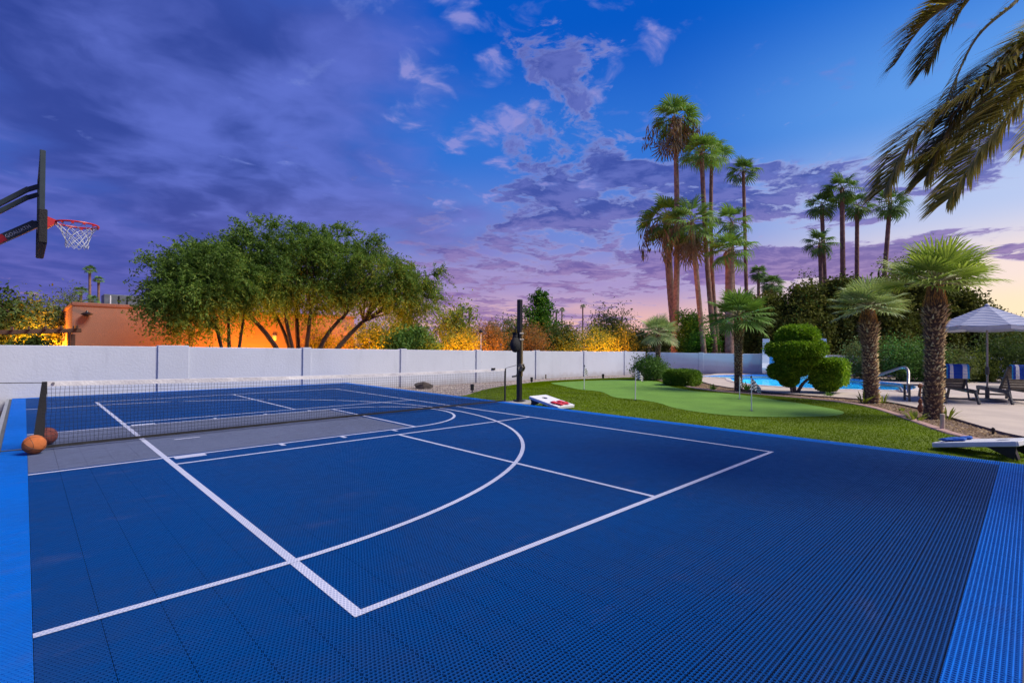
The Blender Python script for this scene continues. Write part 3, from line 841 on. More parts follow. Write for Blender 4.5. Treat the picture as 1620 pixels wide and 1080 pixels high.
def clipped(name, label, base, blobs, mleaf, leaf, cat, stems=(), seed=1, mbark=M_BARKL, group=None):
    t = thing(name, label, cat, base, 0, group)
    parts = []; core = MB()
    for k, (c, R, n, p) in enumerate(blobs):
        P, d = surf_blob('', c, R, n, seed * 13 + k, p)
        parts.append(leaf_quads(P, leaf[0], leaf[1], A=d, jit=1.4, seed=seed + k))
        P2 = np.array(c) + ell_points(n // 3, np.random.default_rng(seed + 50 + k)) * np.array(R) * .85
        parts.append(leaf_quads(P2, leaf[0] * 1.6, leaf[1] * 1.8, seed=seed + k + 70))
    V, F = merge(parts)
    link('foliage', fast_mesh('foliage', V, F), mleaf, t)
    if len(stems):
        s = MB()
        for i, (a, b, r0) in enumerate(stems): limb(s, a, b, r0, r0 * .6, .06, 5, seed + i)
        s.build('stem', mbark, t, smooth=True)
    return t

# fan frond meshes: unit length from petiole foot (+X) to blade tip
def fan_mesh(name, seed, seg=22, spread=118, pet=.45, droop=.25, split=.5, narrow=1.0, mleaf=None):
    r = np.random.default_rng(seed); b = MB(); R = 1 - pet
    b.tube([(0, 0, 0), (pet * .5, 0, .03), (pet, 0, 0)], [.016, .012, .009], 4, 1)
    hub = np.array([pet, 0, 0.0]); step = math.radians(2 * spread) / seg
    for i in range(seg):
        a = -math.radians(spread) + step * (i + .5) + r.normal(0, .02)
        ln = R * (1 - .28 * abs(a / math.radians(spread)) ** 2) * r.uniform(.9, 1.06)
        cup = .10 * R * abs(a) / 2
        d = np.array([math.cos(a), math.sin(a), 0]); s = np.array([-math.sin(a), math.cos(a), 0])
        w = math.tan(step / 2) * ln * split * narrow
        mid = hub + d * ln * split + np.array([0, 0, cup - droop * ln * .10])
        m2 = hub + d * ln * .80 + np.array([0, 0, cup - droop * ln * .34 * r.uniform(.7, 1.3)])
        tip = hub + d * ln * (1 - .12 * droop) + np.array([0, 0, cup - droop * ln * r.uniform(.7, 1.25)])
        fold = np.array([0, 0, w * .45])
        b.add([hub, mid - s * w - fold, mid, mid + s * w - fold, m2 - s * w * .75, m2 + fold * .6, m2 + s * w * .75, tip],
              [(0, 1, 2), (0, 2, 3), (1, 4, 5, 2), (2, 5, 6, 3), (4, 7, 5), (5, 7, 6)])
    me = bpy.data.meshes.new(name); me.from_pydata(b.v, [], b.f)
    me.materials.append(mleaf); me.materials.append(M_PETIOLE); me.polygons.foreach_set('material_index', b.mi); me.update()
    return me
FAN = {}
def fans(key, **kw):
    FAN[key] = [fan_mesh('frond', 40 + i + hash_key(key), **kw) for i in range(4)]
def hash_key(s): return sum(ord(c) * (i + 1) for i, c in enumerate(s)) % 977
fans('wash', seg=20, spread=98, pet=.43, droop=.55, split=.52, narrow=1.0, mleaf=M_FROND)
fans('washd', seg=18, spread=98, pet=.41, droop=.55, split=.52, narrow=1.0, mleaf=M_FROND_D)
fans('dead', seg=14, spread=80, pet=.42, droop=.35, narrow=.55, mleaf=M_DEAD)
fans('silver', seg=22, spread=105, pet=.42, droop=.14, narrow=.75, mleaf=M_FROND_S)
fans('bright', seg=22, spread=105, pet=.42, droop=.16, narrow=.75, mleaf=M_FROND_Y)
fans('green', seg=22, spread=105, pet=.42, droop=.2, narrow=.8, mleaf=M_FROND)

def put_frond(me, parent, pos, az, elv, L, roll=0, name='frond'):
    o = bpy.data.objects.new(name, me); COL.objects.link(o); o.parent = parent
    o.matrix_local = Matrix.Translation(Vector(pos)) @ Matrix.Rotation(az, 4, 'Z') @ Matrix.Rotation(-elv, 4, 'Y') @ Matrix.Rotation(roll, 4, 'X') @ Matrix.Scale(L, 4)
    return o
def crown(t, top, key, n, L, seed, lo=-35, hi=82, az0=None):
    r = np.random.default_rng(seed)
    for i in range(n):
        f = (i + .5) / n
        e = math.radians(hi + (lo - hi) * f ** .85 + r.normal(0, 6))
        az = i * 2.39996 + r.normal(0, .2)
        put_frond(FAN[key][i % 4], t, top, az, e, L * r.uniform(.85, 1.1) * (1 - .18 * (1 - f)), r.normal(0, .25))
def skirt(t, top, n, L, seed, lo=-86, hi=-52, azs=None):
    r = np.random.default_rng(seed)
    for i in range(n):
        az = i * 2.39996 + r.normal(0, .3)
        put_frond(FAN['dead'][i % 4], t, (top[0], top[1], top[2] - r.uniform(0, .35) * L), az, math.radians(r.uniform(lo, hi)), L * r.uniform(.5, 1.2), r.normal(0, .5), 'dead_frond')
def ringed_trunk(t, a, b, r0, r1, m, bend=(0, 0), name='trunk', rings=26, flare=1.35, top_bulge=0.0):
    a = np.array(a, float); b = np.array(b, float); pts = []; rad = []
    n = rings * 2
    for i in range(n + 1):
        f = i / n
        p = a + (b - a) * f + np.array([bend[0], bend[1], 0]) * math.sin(math.pi * f)
        rr = r0 + (r1 - r0) * f ** .8
        rr *= 1 + (flare - 1) * math.exp(-f * 14) + top_bulge * math.exp(-((f - .97) / .03) ** 2)
        rr *= 1.03 if i % 2 else .985
        pts.append(p); rad.append(rr)
    mb = MB(); mb.tube(pts, rad, 12); return mb.build(name, m, t, smooth=True)

def fan_palm(label, base, top, r0, r1, key, n, L, seed, m=M_TRUNK, dead=0, dL=1.0, bend=(0, 0), group='tall fan palms', lo=-35, flare=1.35, fruit=0, name='fan_palm', bulge=0.0):
    base = np.array(base, float); t = thing(name, label, 'palm tree', base, 0, group)
    tp = np.array(top, float) - base
    ringed_trunk(t, (0, 0, -.15), tp, r0, r1, m, bend, flare=flare, top_bulge=bulge)
    crown(t, tp, key, n, L, seed, lo)
    if dead: skirt(t, tp, dead, dL, seed + 1)
    r = np.random.default_rng(seed + 5)
    for k in range(fruit):
        az = r.uniform(0, 6.28); st = MB(); out = r.uniform(.5, 1.0) * L
        end = tp + np.array([math.cos(az) * out, math.sin(az) * out, -r.uniform(.7, 1.3) * L])
        mid = tp + np.array([math.cos(az) * out * .8, math.sin(az) * out * .8, .05])
        P = [tp * 1.0 + (mid - tp) * (2 * s_) * (1 - s_) * 1.0 + (end - tp) * s_ ** 2 for s_ in np.linspace(0, 1, 7)]
        st.tube(P, [.02 * L, .018 * L, .015 * L, .012 * L, .01 * L, .008 * L, .004 * L], 4)
        ends = []
        for q in range(60):
            s_ = r.uniform(.45, 1); p = P[int(s_ * 6)]
            ends.append(p + r.normal(0, .09 * L, 3) - np.array([0, 0, r.uniform(0, .3) * L]))
        V, F = leaf_quads(np.array(ends), .22 * L, .05 * L, A=np.array([[0, 0, -1.0]] * 60), jit=.5, seed=seed + k)
        so = st.build('fruit_stalk', M_DEAD, t); link('seed_strands', fast_mesh('seed_strands', V, F), M_DEAD, so)['kind'] = 'stuff'
    return t
def down(p):
    """drop a point to the ground"""
    return np.array([p[0], p[1], terrain(p[0], p[1])])

# ------------------------------------------------------------------ palms, left-of-centre group
bA = G(1066, 589); dA = float((bA - CAM) @ FWD)
fan_palm('tallest fan palm with a shaggy brown skirt of dead fronds', bA, at(1068, 190, dA), .26, .16, 'wash', 20, 2.4, 11, dead=15, dL=2.4, bend=(.1, -.15), fruit=7, flare=1.5)
bB = G(1075, 587); dB = float((bB - CAM) @ FWD)
fan_palm('shorter thick fan palm crowned just left of the tallest palm trunk', bB, at(1054, 345, dB), .30, .27, 'wash', 22, 2.8, 12, dead=12, dL=2.1, bend=(-.1, .1), fruit=4, lo=-55)
dC = 36.0
fan_palm('leaning fan palm with peeling bark right of the tallest trunk', down(at(1117, 557, dC)), at(1094, 352, dC), .20, .16, 'wash', 17, 2.6, 13, M_TRUNK, dead=12, dL=2.6, fruit=3, lo=-60)
fan_palm('tall fan palm with green crown, nearer of the close pair', down(at(1135, 557, 36.5)), at(1110, 243, 36.5), .20, .15, 'wash', 19, 1.9, 14, M_TRUNKFAR, dead=4, dL=1.0, bend=(-.15, .1))
fan_palm('slim tall fan palm, right one of the close pair', down(at(1140, 557, 39)), at(1126, 246, 39), .17, .13, 'wash', 18, 1.95, 15, M_TRUNKFAR, bend=(-.3, .2))
fan_palm('slim fan palm standing alone right of the tall palm group', down(at(1184, 557, 42)), at(1176, 272, 42), .17, .13, 'washd', 17, 1.75, 16, M_TRUNKFAR)
fan_palm('stout fan palm with a pineapple shaped top under its crown', down(at(1154, 557, 34)), at(1154, 398, 34), .30, .26, 'wash', 20, 2.1, 17, M_TRUNKFAR, lo=-30, bulge=.55, flare=1.1)
fan_palm('fan palm with upright crown rising above the stout palm', down(at(1162, 557, 38)), at(1157, 352, 38), .2, .16, 'wash', 13, 2.0, 18, M_TRUNKFAR, dead=5, dL=1.2)

# right group
for lab, ub, ut, vt, dep, L, rr, k in (
        ('left fan palm of the four tall ones behind the hedge', 1310, 1300, 325, 48, 1.85, .23, 21), ('tallest fan palm of the four behind the hedge', 1335, 1332, 298, 47, 2.1, .25, 22),
        ('fan palm just right of the tallest one behind the hedge', 1355, 1356, 325, 50, 2.0, .23, 23), ('right leaning fan palm of the four behind the hedge', 1388, 1408, 322, 47, 2.05, .23, 24),
        ('shortest fan palm low on the left of the hedge palms', 1303, 1297, 385, 46, 1.9, .22, 25)):
    fan_palm(lab, down(at(ub, 557, dep)), at(ut, vt, dep), rr, rr * .75, 'washd', 19, L, k, M_TRUNKFAR, group='fan palms behind the right hedge', flare=1.1, lo=-55)
for lab, ut, vt, dep, L, k in (('small distant feather palm left of the round crowned one', 1200, 432, 90, 2.2, 26), ('small distant bushy palm left of the hedge', 1221, 450, 85, 2.6, 27)):
    fan_palm(lab, down(at(ut, 557, dep)), at(ut, vt, dep), .3, .25, 'washd', 30, L, k, M_TRUNKFAR, group='small distant palms', lo=-50)

# far skyline palms, a few pixels each
def far_palm(label, u, v, dep, L, seed):
    b = down(at(u, 557, dep)); tp = at(u, v, dep) - b
    t = thing('fan_palm', label, 'palm tree', b, 0, 'far palms on the skyline')
    ringed_trunk(t, (0, 0, 0), tp, .42, .32, M_TRUNKFAR, rings=6, flare=1.0, top_bulge=.5)
    crown(t, tp, 'washd', 16, L, seed, -20)
far_palm('far palm above the house, tallest of the three at left', 142, 427, 150, 2.2, 31)
far_palm('far palm above the house, right of the tallest at left', 156, 443, 155, 2.0, 32)
far_palm('far short palm with thick brown neck above the house', 128, 461, 140, 2.2, 33)
far_palm('far palm low behind the roof edge at left', 146, 476, 140, 2.4, 37)
far_palm('far palm, left of the close pair over the hedge row', 880, 493, 260, 2.0, 34)
far_palm('far palm, right of the close pair over the hedge row', 889, 490, 260, 2.0, 35)
far_palm('far single palm between the pair and the tall palms', 922, 485, 260, 2.1, 36)
far_palm('far palm just right of the big spreading tree', 732, 490, 200, 2.2, 38)
far_palm('far palm beside the one right of the spreading tree', 743, 491, 210, 2.2, 39)

# shaggy-trunk fan palms of the garden
def shaggy_palm(label, u, v, vt, rad, L, n, key, seed, lo=-15, rows=30, lean=0):
    b = G(u, v); dep = float((b - CAM) @ FWD); tp = at(u + lean, vt, dep) - b
    t = thing('shaggy_fan_palm', label, 'palm tree', b, 0, 'shaggy trunked garden palms')
    H = tp[2]; r = np.random.default_rng(seed)
    prof = lambda f: rad * (1.05 - .1 * f + .30 * math.exp(-((f - .80) / .13) ** 2) - .22 * max(0, (f - .88) / .12))
    pts = [np.array([tp[0] * f, tp[1] * f, -.08 + (H + .08) * f]) for f in np.linspace(0, 1, 16)]
    MB().tube(pts, [prof(f) * .86 for f in np.linspace(0, 1, 16)], 12).build('trunk', mat('shaggy_core', (.16, .095, .06), .95, var=.5, vscale=12, bump=1), t, smooth=True)
    V = []; F = []; per = 20
    for i in range(rows):
        f = i / rows * .86
        for k in range(per):
            an = (k + .5 * (i % 2)) / per * 6.2832 + r.normal(0, .06)
            ff = f + r.normal(0, .008); R = prof(min(max(ff, 0), 1))
            d = np.array([math.cos(an), math.sin(an), 0]); s = np.array([-math.sin(an), math.cos(an), 0])
            c = np.array([tp[0] * ff, tp[1] * ff, ff * H])
            big = 1 + 1.1 * math.exp(-((f - .74) / .14) ** 2)
            ln = rad * .46 * big * r.uniform(.6, 1.3); w = rad * .17 * r.uniform(.7, 1.2)
            root = c + d * R * .80; tipp = c + d * (R * .86 + ln * .55) + np.array([0, 0, ln * r.uniform(.2, .9)]) + s * r.normal(0, w * .5)
            o = len(V)
            V += [root - s * w - np.array([0, 0, w * .4]), root + s * w - np.array([0, 0, w * .4]), root + d * w * .9 + np.array([0, 0, w]), tipp]
            F += [(o, o + 1, o + 3), (o + 1, o + 2, o + 3), (o + 2, o, o + 3)]
    lb = link('leaf_bases', fast_mesh('leaf_bases', np.array(V), np.array(F)), M_BOOT, t); lb['kind'] = 'stuff'
    P = []
    for k in range(500):
        f = r.uniform(.84, 1.0); an = r.uniform(0, 6.28); R = prof(f)
        P.append((tp[0] * f + math.cos(an) * R * .95, tp[1] * f + math.sin(an) * R * .95, f * H))
    V2, F2 = leaf_quads(np.array(P), rad * .5, rad * .05, A=np.array([[0, 0, 1.0]] * 500), jit=.5, seed=seed)
    fb = link('fibre', fast_mesh('fibre', V2, F2), M_FIBRE, t); fb['kind'] = 'stuff'
    crown(t, tp, key, n, L, seed, lo, 84)
    return t, b
K_, kb_ = shaggy_palm('big shaggy trunked palm nearest the loungers with bright fronds', 1476, 663, 452, .185, 1.32, 34, 'bright', 41, lo=-8, lean=4)
J_, jb_ = shaggy_palm('silver leaved shaggy palm left of the biggest shaggy one', 1379, 638, 488, .195, 1.15, 34, 'silver', 42, lo=-14, lean=-6)
H_, hb_ = shaggy_palm('dark shaggy trunked palm beside the box hedge and putting flags', 1168, 619, 500, .145, 1.35, 32, 'green', 43, lo=-30)
I_, ib_ = shaggy_palm('smallest shaggy palm at the left end of the garden bed', 1041, 601, 525, .12, 1.15, 26, 'silver', 44, lo=-35)

# date palm at the right edge: trunk beyond the frame, fronds hanging into view
def date_frond(t, P, seed, L=.50, nl=260, name='frond'):
    r = np.random.default_rng(seed); C = spline(P, 10); C = np.array(C); n = len(C)
    b = MB(); b.tube([tuple(c) for c in C[::2]], list(np.linspace(.032, .005, len(C[::2]))), 5, 1)
    for i in range(nl):
        f = .10 + .90 * i / nl; x = f * (n - 1); k = min(int(x), n - 2); p = C[k] + (C[k + 1] - C[k]) * (x - k)
        tg = unit(C[min(k + 2, n - 1)] - C[max(k - 1, 0)]); sd_ = unit(np.cross(tg, np.array([0, 0, 1.0]))); up = np.cross(sd_, tg)
        ln = L * (0.55 + .75 * math.sin(math.pi * min(1, f * 1.02) ** .8)) * r.uniform(.85, 1.1) + .03
        for s in (-1, 1):
            d = unit(tg * (.75 + .45 * f) + sd_ * s * .60 + up * (.30 + r.normal(0, .08)) + r.normal(0, .05, 3))
            w = unit(np.cross(d, up)) * .012
            m_ = p + d * ln * .5 ; tip = p + d * ln + np.array([0, 0, -ln * .16])
            b.add([p - w * .6, m_ - w, tip, m_ + w, p + w * .6], [(0, 1, 3, 4), (1, 2, 3)], 0)
    me = bpy.data.meshes.new('frond'); me.from_pydata(b.v, [], b.f); me.materials.append(M_DATE); me.materials.append(M_PETIOLE)
    me.polygons.foreach_set('material_index', b.mi); me.update()
    return link(name, me, None, t)
db = np.array([4.9, -11.0, terrain(4.9, -11.0)])
dp = thing('date_palm', 'date palm whose long arching fronds hang in from the upper right', 'palm tree', db)
DH = np.array([0, 0, 5.0])
ringed_trunk(dp, (0, 0, -.1), DH - np.array([0, 0, .2]), .26, .24, M_TRUNK, rings=20)
def F3(*pp): return [DH] + [at(u, v, d) - db for u, v, d in pp]
date_frond(dp, F3((1690, 40, 5.6), (1545, 140, 5.5), (1450, 215, 5.4), (1402, 296, 5.3)), 1)
date_frond(dp, F3((1700, 90, 5.9), (1590, 120, 5.8), (1510, 190, 5.7), (1466, 278, 5.6)), 2)
date_frond(dp, F3((1720, 40, 6.2), (1630, 90, 6.3), (1575, 175, 6.2), (1508, 250, 6.1), (1480, 258, 6.1)), 6)
date_frond(dp, F3((1720, 100, 5.2), (1630, 150, 5.1), (1555, 235, 5.0), (1502, 314, 4.9)), 3)
date_frond(dp, F3((1680, -70, 5.5), (1560, -25, 5.6), (1470, 30, 5.7), (1414, 104, 5.8)), 4)
date_frond(dp, F3((1700, -60, 6.2), (1600, 10, 6.2), (1545, 60, 6.2), (1510, 130, 6.2), (1490, 180, 6.1)), 7, L=.2, nl=40)
date_frond(dp, F3((1700, 60, 5.7), (1600, 150, 5.6), (1520, 215, 5.5), (1440, 262, 5.4)), 8)
date_frond(dp, F3((1730, 10, 5.9), (1640, 60, 5.9), (1570, 110, 5.8), (1500, 190, 5.7)), 9)
date_frond(dp, F3((1650, -90, 6.0), (1560, -30, 6.0), (1500, 45, 6.0), (1470, 100, 6.0)), 5)
for k in range(9):
    az = -2.2 + k * .42; o3 = np.array([math.cos(az), math.sin(az), 0])
    date_frond(dp, [DH, DH + o3 * .9 + [0, 0, .9], DH + o3 * 2.0 + [0, 0, .8], DH + o3 * 2.9 - [0, 0, .3]], 20 + k, nl=60)

# ------------------------------------------------------------------ big spreading trees behind the wall
def mesquite(name, label, base, trunk_ends, blobs, seed, limbs=40):
    t = thing(name, label, 'tree', base)
    parts = []; cs = []
    for k, (c, R, ncl, tw) in enumerate(blobs):
        r = np.random.default_rng(seed * 17 + k)
        cc = ell_points(ncl, r, 3.0) * r.uniform(.85, 1.13, (ncl, 1)) * np.array(R) + np.array(c)
        cs.append(cc); C = []; A = []
        for q in cc:
            outw = unit(q - np.array(c) + np.array([0, 0, -.3 * R[2]]))
            for w in range(tw):
                d = unit(outw * .8 + r.normal(size=3) * .75 + np.array([0, 0, .15])); ln = r.uniform(.5, 1.15)
                n = int(24 * ln) + 6; s = np.linspace(0, 1, n)[:, None]
                path = q + d * ln * s + np.array([0, 0, -.42 * ln]) * s ** 2 + r.normal(0, .045, (n, 3))
                C.append(path); A.append(np.repeat(d[None] * .8 + np.array([[0, 0, -.5]]), n, 0))
        C = np.concatenate(C); A = np.concatenate(A)
        parts.append(leaf_quads(C, .15, .046, A=A, jit=1.5, seed=seed + k))
    V, F = merge(parts); cs = np.concatenate(cs)
    tm = MB(); r = np.random.default_rng(seed + 3); ends = []
    for i, (e, r0) in enumerate(trunk_ends):
        e = np.array(e, float); limb(tm, (e[0] * .10, e[1] * .1, -.1), e, r0, r0 * .55, .04, 6, seed + i, 8); ends.append((e, r0 * .55))
    for i in r.choice(len(cs), min(limbs, len(cs)), replace=False):
        j = int(np.argmin([np.linalg.norm(cs[i] - e[0]) for e in ends])); limb(tm, ends[j][0] - np.array([0, 0, .04]), cs[i], ends[j][1] * .6, .015, .10, 6, int(i), 5)
    tm.build('trunk', M_BARK, t, smooth=True)
    link('crown', fast_mesh('crown', V, F), L_MESQ, t)
    return t
TY = 14.0
b1 = ony(478, 549, TY); b1[2] = -.31
def rel(u, v, y, b): return ony(u, v, y) - b
mesquite('mesquite_tree', 'big spreading feathery green tree with many dark stems behind the wall', b1,
         [(rel(395, 500, TY, b1), .14), (rel(452, 505, TY, b1), .13), (rel(492, 490, TY, b1), .12), (rel(545, 500, TY - .6, b1), .13), (rel(575, 508, TY, b1), .15), (rel(470, 470, TY + 1.2, b1), .12), (rel(430, 490, TY + 1, b1), .10)],
         [(rel(470, 425, TY + .8, b1), (3.4, 2.6, 1.9), 190, 9), (rel(380, 430, TY + .4, b1), (2.2, 2.2, 1.4), 95, 9), (rel(560, 430, TY, b1), (2.6, 2.3, 1.5), 120, 9), (rel(650, 465, TY - .3, b1), (1.9, 1.8, 1.55), 80, 9), (rel(480, 462, TY + .6, b1), (3.8, 1.9, .7), 62, 8), (rel(372, 440, TY + .4, b1), (2.0, 1.8, 1.2), 55, 9), (rel(612, 452, TY - .2, b1), (1.8, 1.7, 1.2), 50, 9), (rel(440, 375, TY + .5, b1), (2.0, 1.6, .6), 26, 9), (rel(545, 378, TY + .3, b1), (1.6, 1.5, .6), 24, 9)], 51, 60)
b2 = ony(370, 549, TY - .3); b2[2] = -.31
mesquite('mesquite_tree', 'smaller feathery tree at the left end with drooping branches and amber glow', b2,
         [(rel(362, 500, TY, b2), .09), (rel(385, 505, TY, b2), .08), (rel(330, 470, TY, b2), .08)],
         [(rel(320, 440, TY, b2), (1.9, 1.9, 1.25), 95, 9), (rel(290, 465, TY - .2, b2), (1.35, 1.4, .95), 50, 9), (rel(335, 478, TY, b2), (1.7, 1.4, .6), 34, 8), (rel(300, 515, TY - .2, b2), (.9, 1.0, .5), 14, 8)], 52, 26)

# ------------------------------------------------------------------ trees and hedges beyond the walls
def treepx(label, u, v_top, dep, w_px, mleaf, seed, leaf=(.2, .09), v_bot=556, ncl=70, per=55, name='tree', group=None, base_px=None, limbs=14, tall=.5, sig=.09, mbark=M_BARK, shell=2.6):
    b = down(at(u, 556, dep)); k = dep / FPX
    zt = at(u, v_top, dep)[2] - b[2]; zb = max(.1, at(u, v_bot, dep)[2] - b[2] - 1.0)
    w = w_px * k / 2; hc = (zt + zb) / 2; hr = (zt - zb) / 2
    bl = [((0, 0, hc), (w, w * .8, hr), ncl, per, sig * (w + hr)), ((w * .25, 0, hc + hr * .35), (w * .6, w * .5, hr * .62), ncl // 3, per, sig * (w + hr) * .8), ((-w * .4, 0, hc - hr * .1), (w * .55, w * .5, hr * .6), ncl // 3, per, sig * (w + hr) * .8)]
    return tree(name, label, b, bl, mleaf, leaf, ((0, 0),), max(.6, zb + .3), max(.05, .03 * zt), mbark, seed, 'tree' if 'tree' in name else 'bush', group, limbs)
# left behind the wall
treepx('dark green bushy tree at the far left edge', -8, 452, 22, 80, L_DARK, 61, ncl=60)
treepx('round leafy tree with amber glow left of the house', 45, 472, 24, 110, L_OLIVE, 62, ncl=90)
treepx('pale wispy tree behind the left corner of the house', 106, 458, 40, 60, L_OLIVE, 63, ncl=60, per=70, leaf=(.22, .06))
treepx('low dark bush under the pergola', 48, 528, 20.5, 60, L_DARK, 64, name='bush', ncl=30)
# row in the middle
def dy(u, y): return float((ony(u, 552, y) - CAM) @ FWD)
treepx('amber lit loose shrub behind the right stems of the spreading tree', 575, 508, dy(575, 18), 90, L_YEL, 163, name='shrub', ncl=70, per=50, leaf=(.14, .06))
treepx('amber lit leafy tree filling the gap right of the spreading tree stems', 625, 500, dy(625, 17), 90, L_LIGHT, 164, ncl=80, per=50, leaf=(.15, .07))
treepx('golden shrub behind the left stems of the spreading tree', 505, 520, dy(505, 17), 60, L_YEL, 165, name='shrub', ncl=40, per=45, leaf=(.13, .05))
treepx('dense dark green bush below the right end of the spreading tree', 652, 516, dy(652, 11.4), 92, L_BUSH, 65, name='bush', ncl=90, per=70, leaf=(.16, .08))
treepx('yellow green open tree right of the spreading tree', 722, 478, dy(722, 15), 80, L_LIGHT, 66, ncl=55, per=40)
treepx('amber lit twiggy shrub behind the wall right of the dark bush', 726, 522, dy(726, 11), 78, L_YEL, 67, name='shrub', ncl=60, per=45, leaf=(.14, .05))
treepx('brown twiggy shrub left of the black net pole', 772, 508, dy(772, 11.2), 74, L_BRN, 68, name='shrub', ncl=70, per=50, leaf=(.2, .03), limbs=40)
treepx('grey green tree rising behind the brown shrubs left of the pole', 800, 498, dy(800, 20), 70, L_OLIVE, 69, ncl=45)
treepx('brown twiggy shrub right of the black net pole', 838, 512, dy(838, 11.2), 66, L_BRN, 70, name='shrub', ncl=70, per=50, leaf=(.2, .03), limbs=40)
cd = dy(852, 16); b = down(at(852, 556, cd)); kk_ = cd / FPX
tree('tree', 'pointed bright green tree just right of the net pole', b, [((0, 0, 60 * kk_), (36 * kk_, 33 * kk_, 34 * kk_), 80, 60, 6 * kk_), ((2 * kk_, 0, 92 * kk_), (24 * kk_, 22 * kk_, 26 * kk_), 45, 60, 5 * kk_), ((3 * kk_, 0, 112 * kk_), (11 * kk_, 11 * kk_, 17 * kk_), 20, 50, 3.2 * kk_)], L_CITRUS, (.2, .1), seed=71, th=2.0)
treepx('dense dark shrub with glossy leaves beyond the wall centre', 885, 516, dy(885, 11.4), 90, L_DARK, 72, name='shrub', ncl=90, per=60, leaf=(.17, .08))
treepx('amber lit shrub beyond the wall behind the putting flags', 938, 515, dy(938, 11.4), 84, L_LIGHT, 73, name='shrub', ncl=80, per=50, leaf=(.13, .06))
treepx('tall airy tree right of the pointed tree', 968, 485, dy(968, 14), 96, L_OLIVE, 74, ncl=80, per=45)
treepx('amber lit tree nearest the smallest shaggy palm', 982, 512, dy(982, 11), 60, L_YEL, 75, ncl=50, per=45, leaf=(.13, .06))
treepx('dark green bush beyond the wall left of the smallest palm', 1008, 522, dy(1008, 11.2), 62, L_DARK, 76, name='bush', ncl=60)
treepx('mid green bush at the corner of the two walls', 1050, 512, dy(1050, 11.5), 60, L_OLIVE, 77, name='bush', ncl=60)
# tall cypress hedge on the right
for i, (u, vt, dep, w) in enumerate(((1172, 470, 42, 70), (1215, 462, 37, 80), (1268, 447, 36, 92), (1330, 436, 37, 96), (1392, 438, 36, 96), (1445, 424, 37, 100), (1508, 442, 37, 96), (1556, 486, 36, 74), (1600, 528, 36, 70), (1660, 500, 37, 90))):
    lab = ['dark cypress at the left end of the tall hedge behind the palms', 'cypress behind the dark shaggy palm crown', 'broad dark cypress behind the pool slide', 'broad cypress above the clipped topiary', 'cypress behind the silver leaved palm',
           'tallest cypress of the hedge behind the biggest shaggy palm', 'cypress left of the parasol top', 'cypress sloping down behind the parasol', 'low cypress behind the parasol pole', 'cypress at the right end of the hedge'][i]
    b = down(at(u, 556, dep)); k = dep / FPX; zt = at(u, vt, dep)[2] - b[2]; w = w * k / 2 * 1.12
    tree('cypress_tree', lab, b, [((0, 0, zt * .48), (w, w * .8, zt * .50), 260, 60, .22), ((0, -w * .25, zt * .30), (w * 1.05, w * .7, zt * .30), 110, 60, .22), ((w * .1, 0, zt * .8), (w * .62, w * .5, zt * .2), 45, 55, .22)], L_HEDGE, (.24, .13), seed=80 + i, limbs=8, th=1.0, group='tall hedge behind the pool')
treepx('airy grey green tree showing above the right hedge', 1478, 388, 44, 110, L_OLIVE, 95, v_bot=470, ncl=46, per=45, limbs=10)
treepx('small airy tree showing above the hedge right of the four palms', 1412, 398, 45, 56, L_OLIVE, 96, v_bot=470, ncl=24, per=40, limbs=8)
treepx('round dark pine like tree left of the hedge palms', 1278, 438, 44, 60, L_DARK, 97, ncl=55, per=45)

# ------------------------------------------------------------------ planting inside the garden
b = G(1092, 590)
tree('citrus_tree', 'bright green citrus tree with bent trunk beside the tallest palm', b, [((.3, 0, 2.7), (1.35, 1.2, 1.1), 110, 60, .24), ((1.4, -.6, 1.95), (1.0, .9, .75), 70, 60, .2), ((-.2, 0, 3.8), (.9, .8, .8), 40, 50, .2), ((.0, .2, 1.8), (.9, .9, .5), 40, 50, .2)], L_CITRUS, (.17, .09), th=1.4, tr=.14, mbark=M_BARK, seed=101)
b = G(1041, 604) + np.array([.5, .7, 0])
tree('bush', 'round dark green bush behind the smallest shaggy palm', down(b), [((0, 0, .55), (.85, .8, .55), 110, 60, .12)], L_BUSH, (.09, .05), th=.3, tr=.03, seed=102, cat='bush', limbs=4)
b = G(1088, 611)
clipped('box_hedge', 'low clipped rounded box hedge at the edge of the pool', down(b), [((0, .25, .33), (.66, .60, .33), 20000, 4.5)], leafmat('clipped_hedge_leaves', (.05, .12, .012), (.11, .20, .022), .2, .5, (.17, .27, .03)), (.05, .03), 'hedge', seed=103)
# topiary
tb = down(G(1257, 623)); tk = 1 / ppm(tb)
def tl(u, v): return at(u, v, float((tb - CAM) @ FWD)) - tb
clipped('topiary_tree', 'clipped tiered topiary with dome top and side lobe by the pool', tb,
        [(tl(1262, 535), (.64, .62, .44), 13000, 2.6), (tl(1260, 552), (.88, .82, .30), 19000, 3.4), (tl(1262, 568), (.70, .66, .30), 10000, 2.2), (tl(1258, 583), (.46, .44, .28), 4500, 2.0), (tl(1238, 587), (.42, .42, .28), 6500, 2.8),
         (tl(1248, 601), (.30, .3, .22), 2500, 2.0), (tl(1311, 588), (.55, .50, .44), 14000, 7.0), (tl(1308, 607), (.36, .36, .24), 5000, 2.6), (tl(1290, 580), (.3, .3, .25), 2500, 2.0)],
        L_BOX, (.075, .042), 'topiary', [((.05, 0, -.1), tl(1256, 585), .07), ((.12, 0, -.1), tl(1290, 596), .06), ((-.05, .05, -.1), tl(1247, 590), .05), ((-.12, 0, -.05), tl(1236, 598), .03)], seed=104)
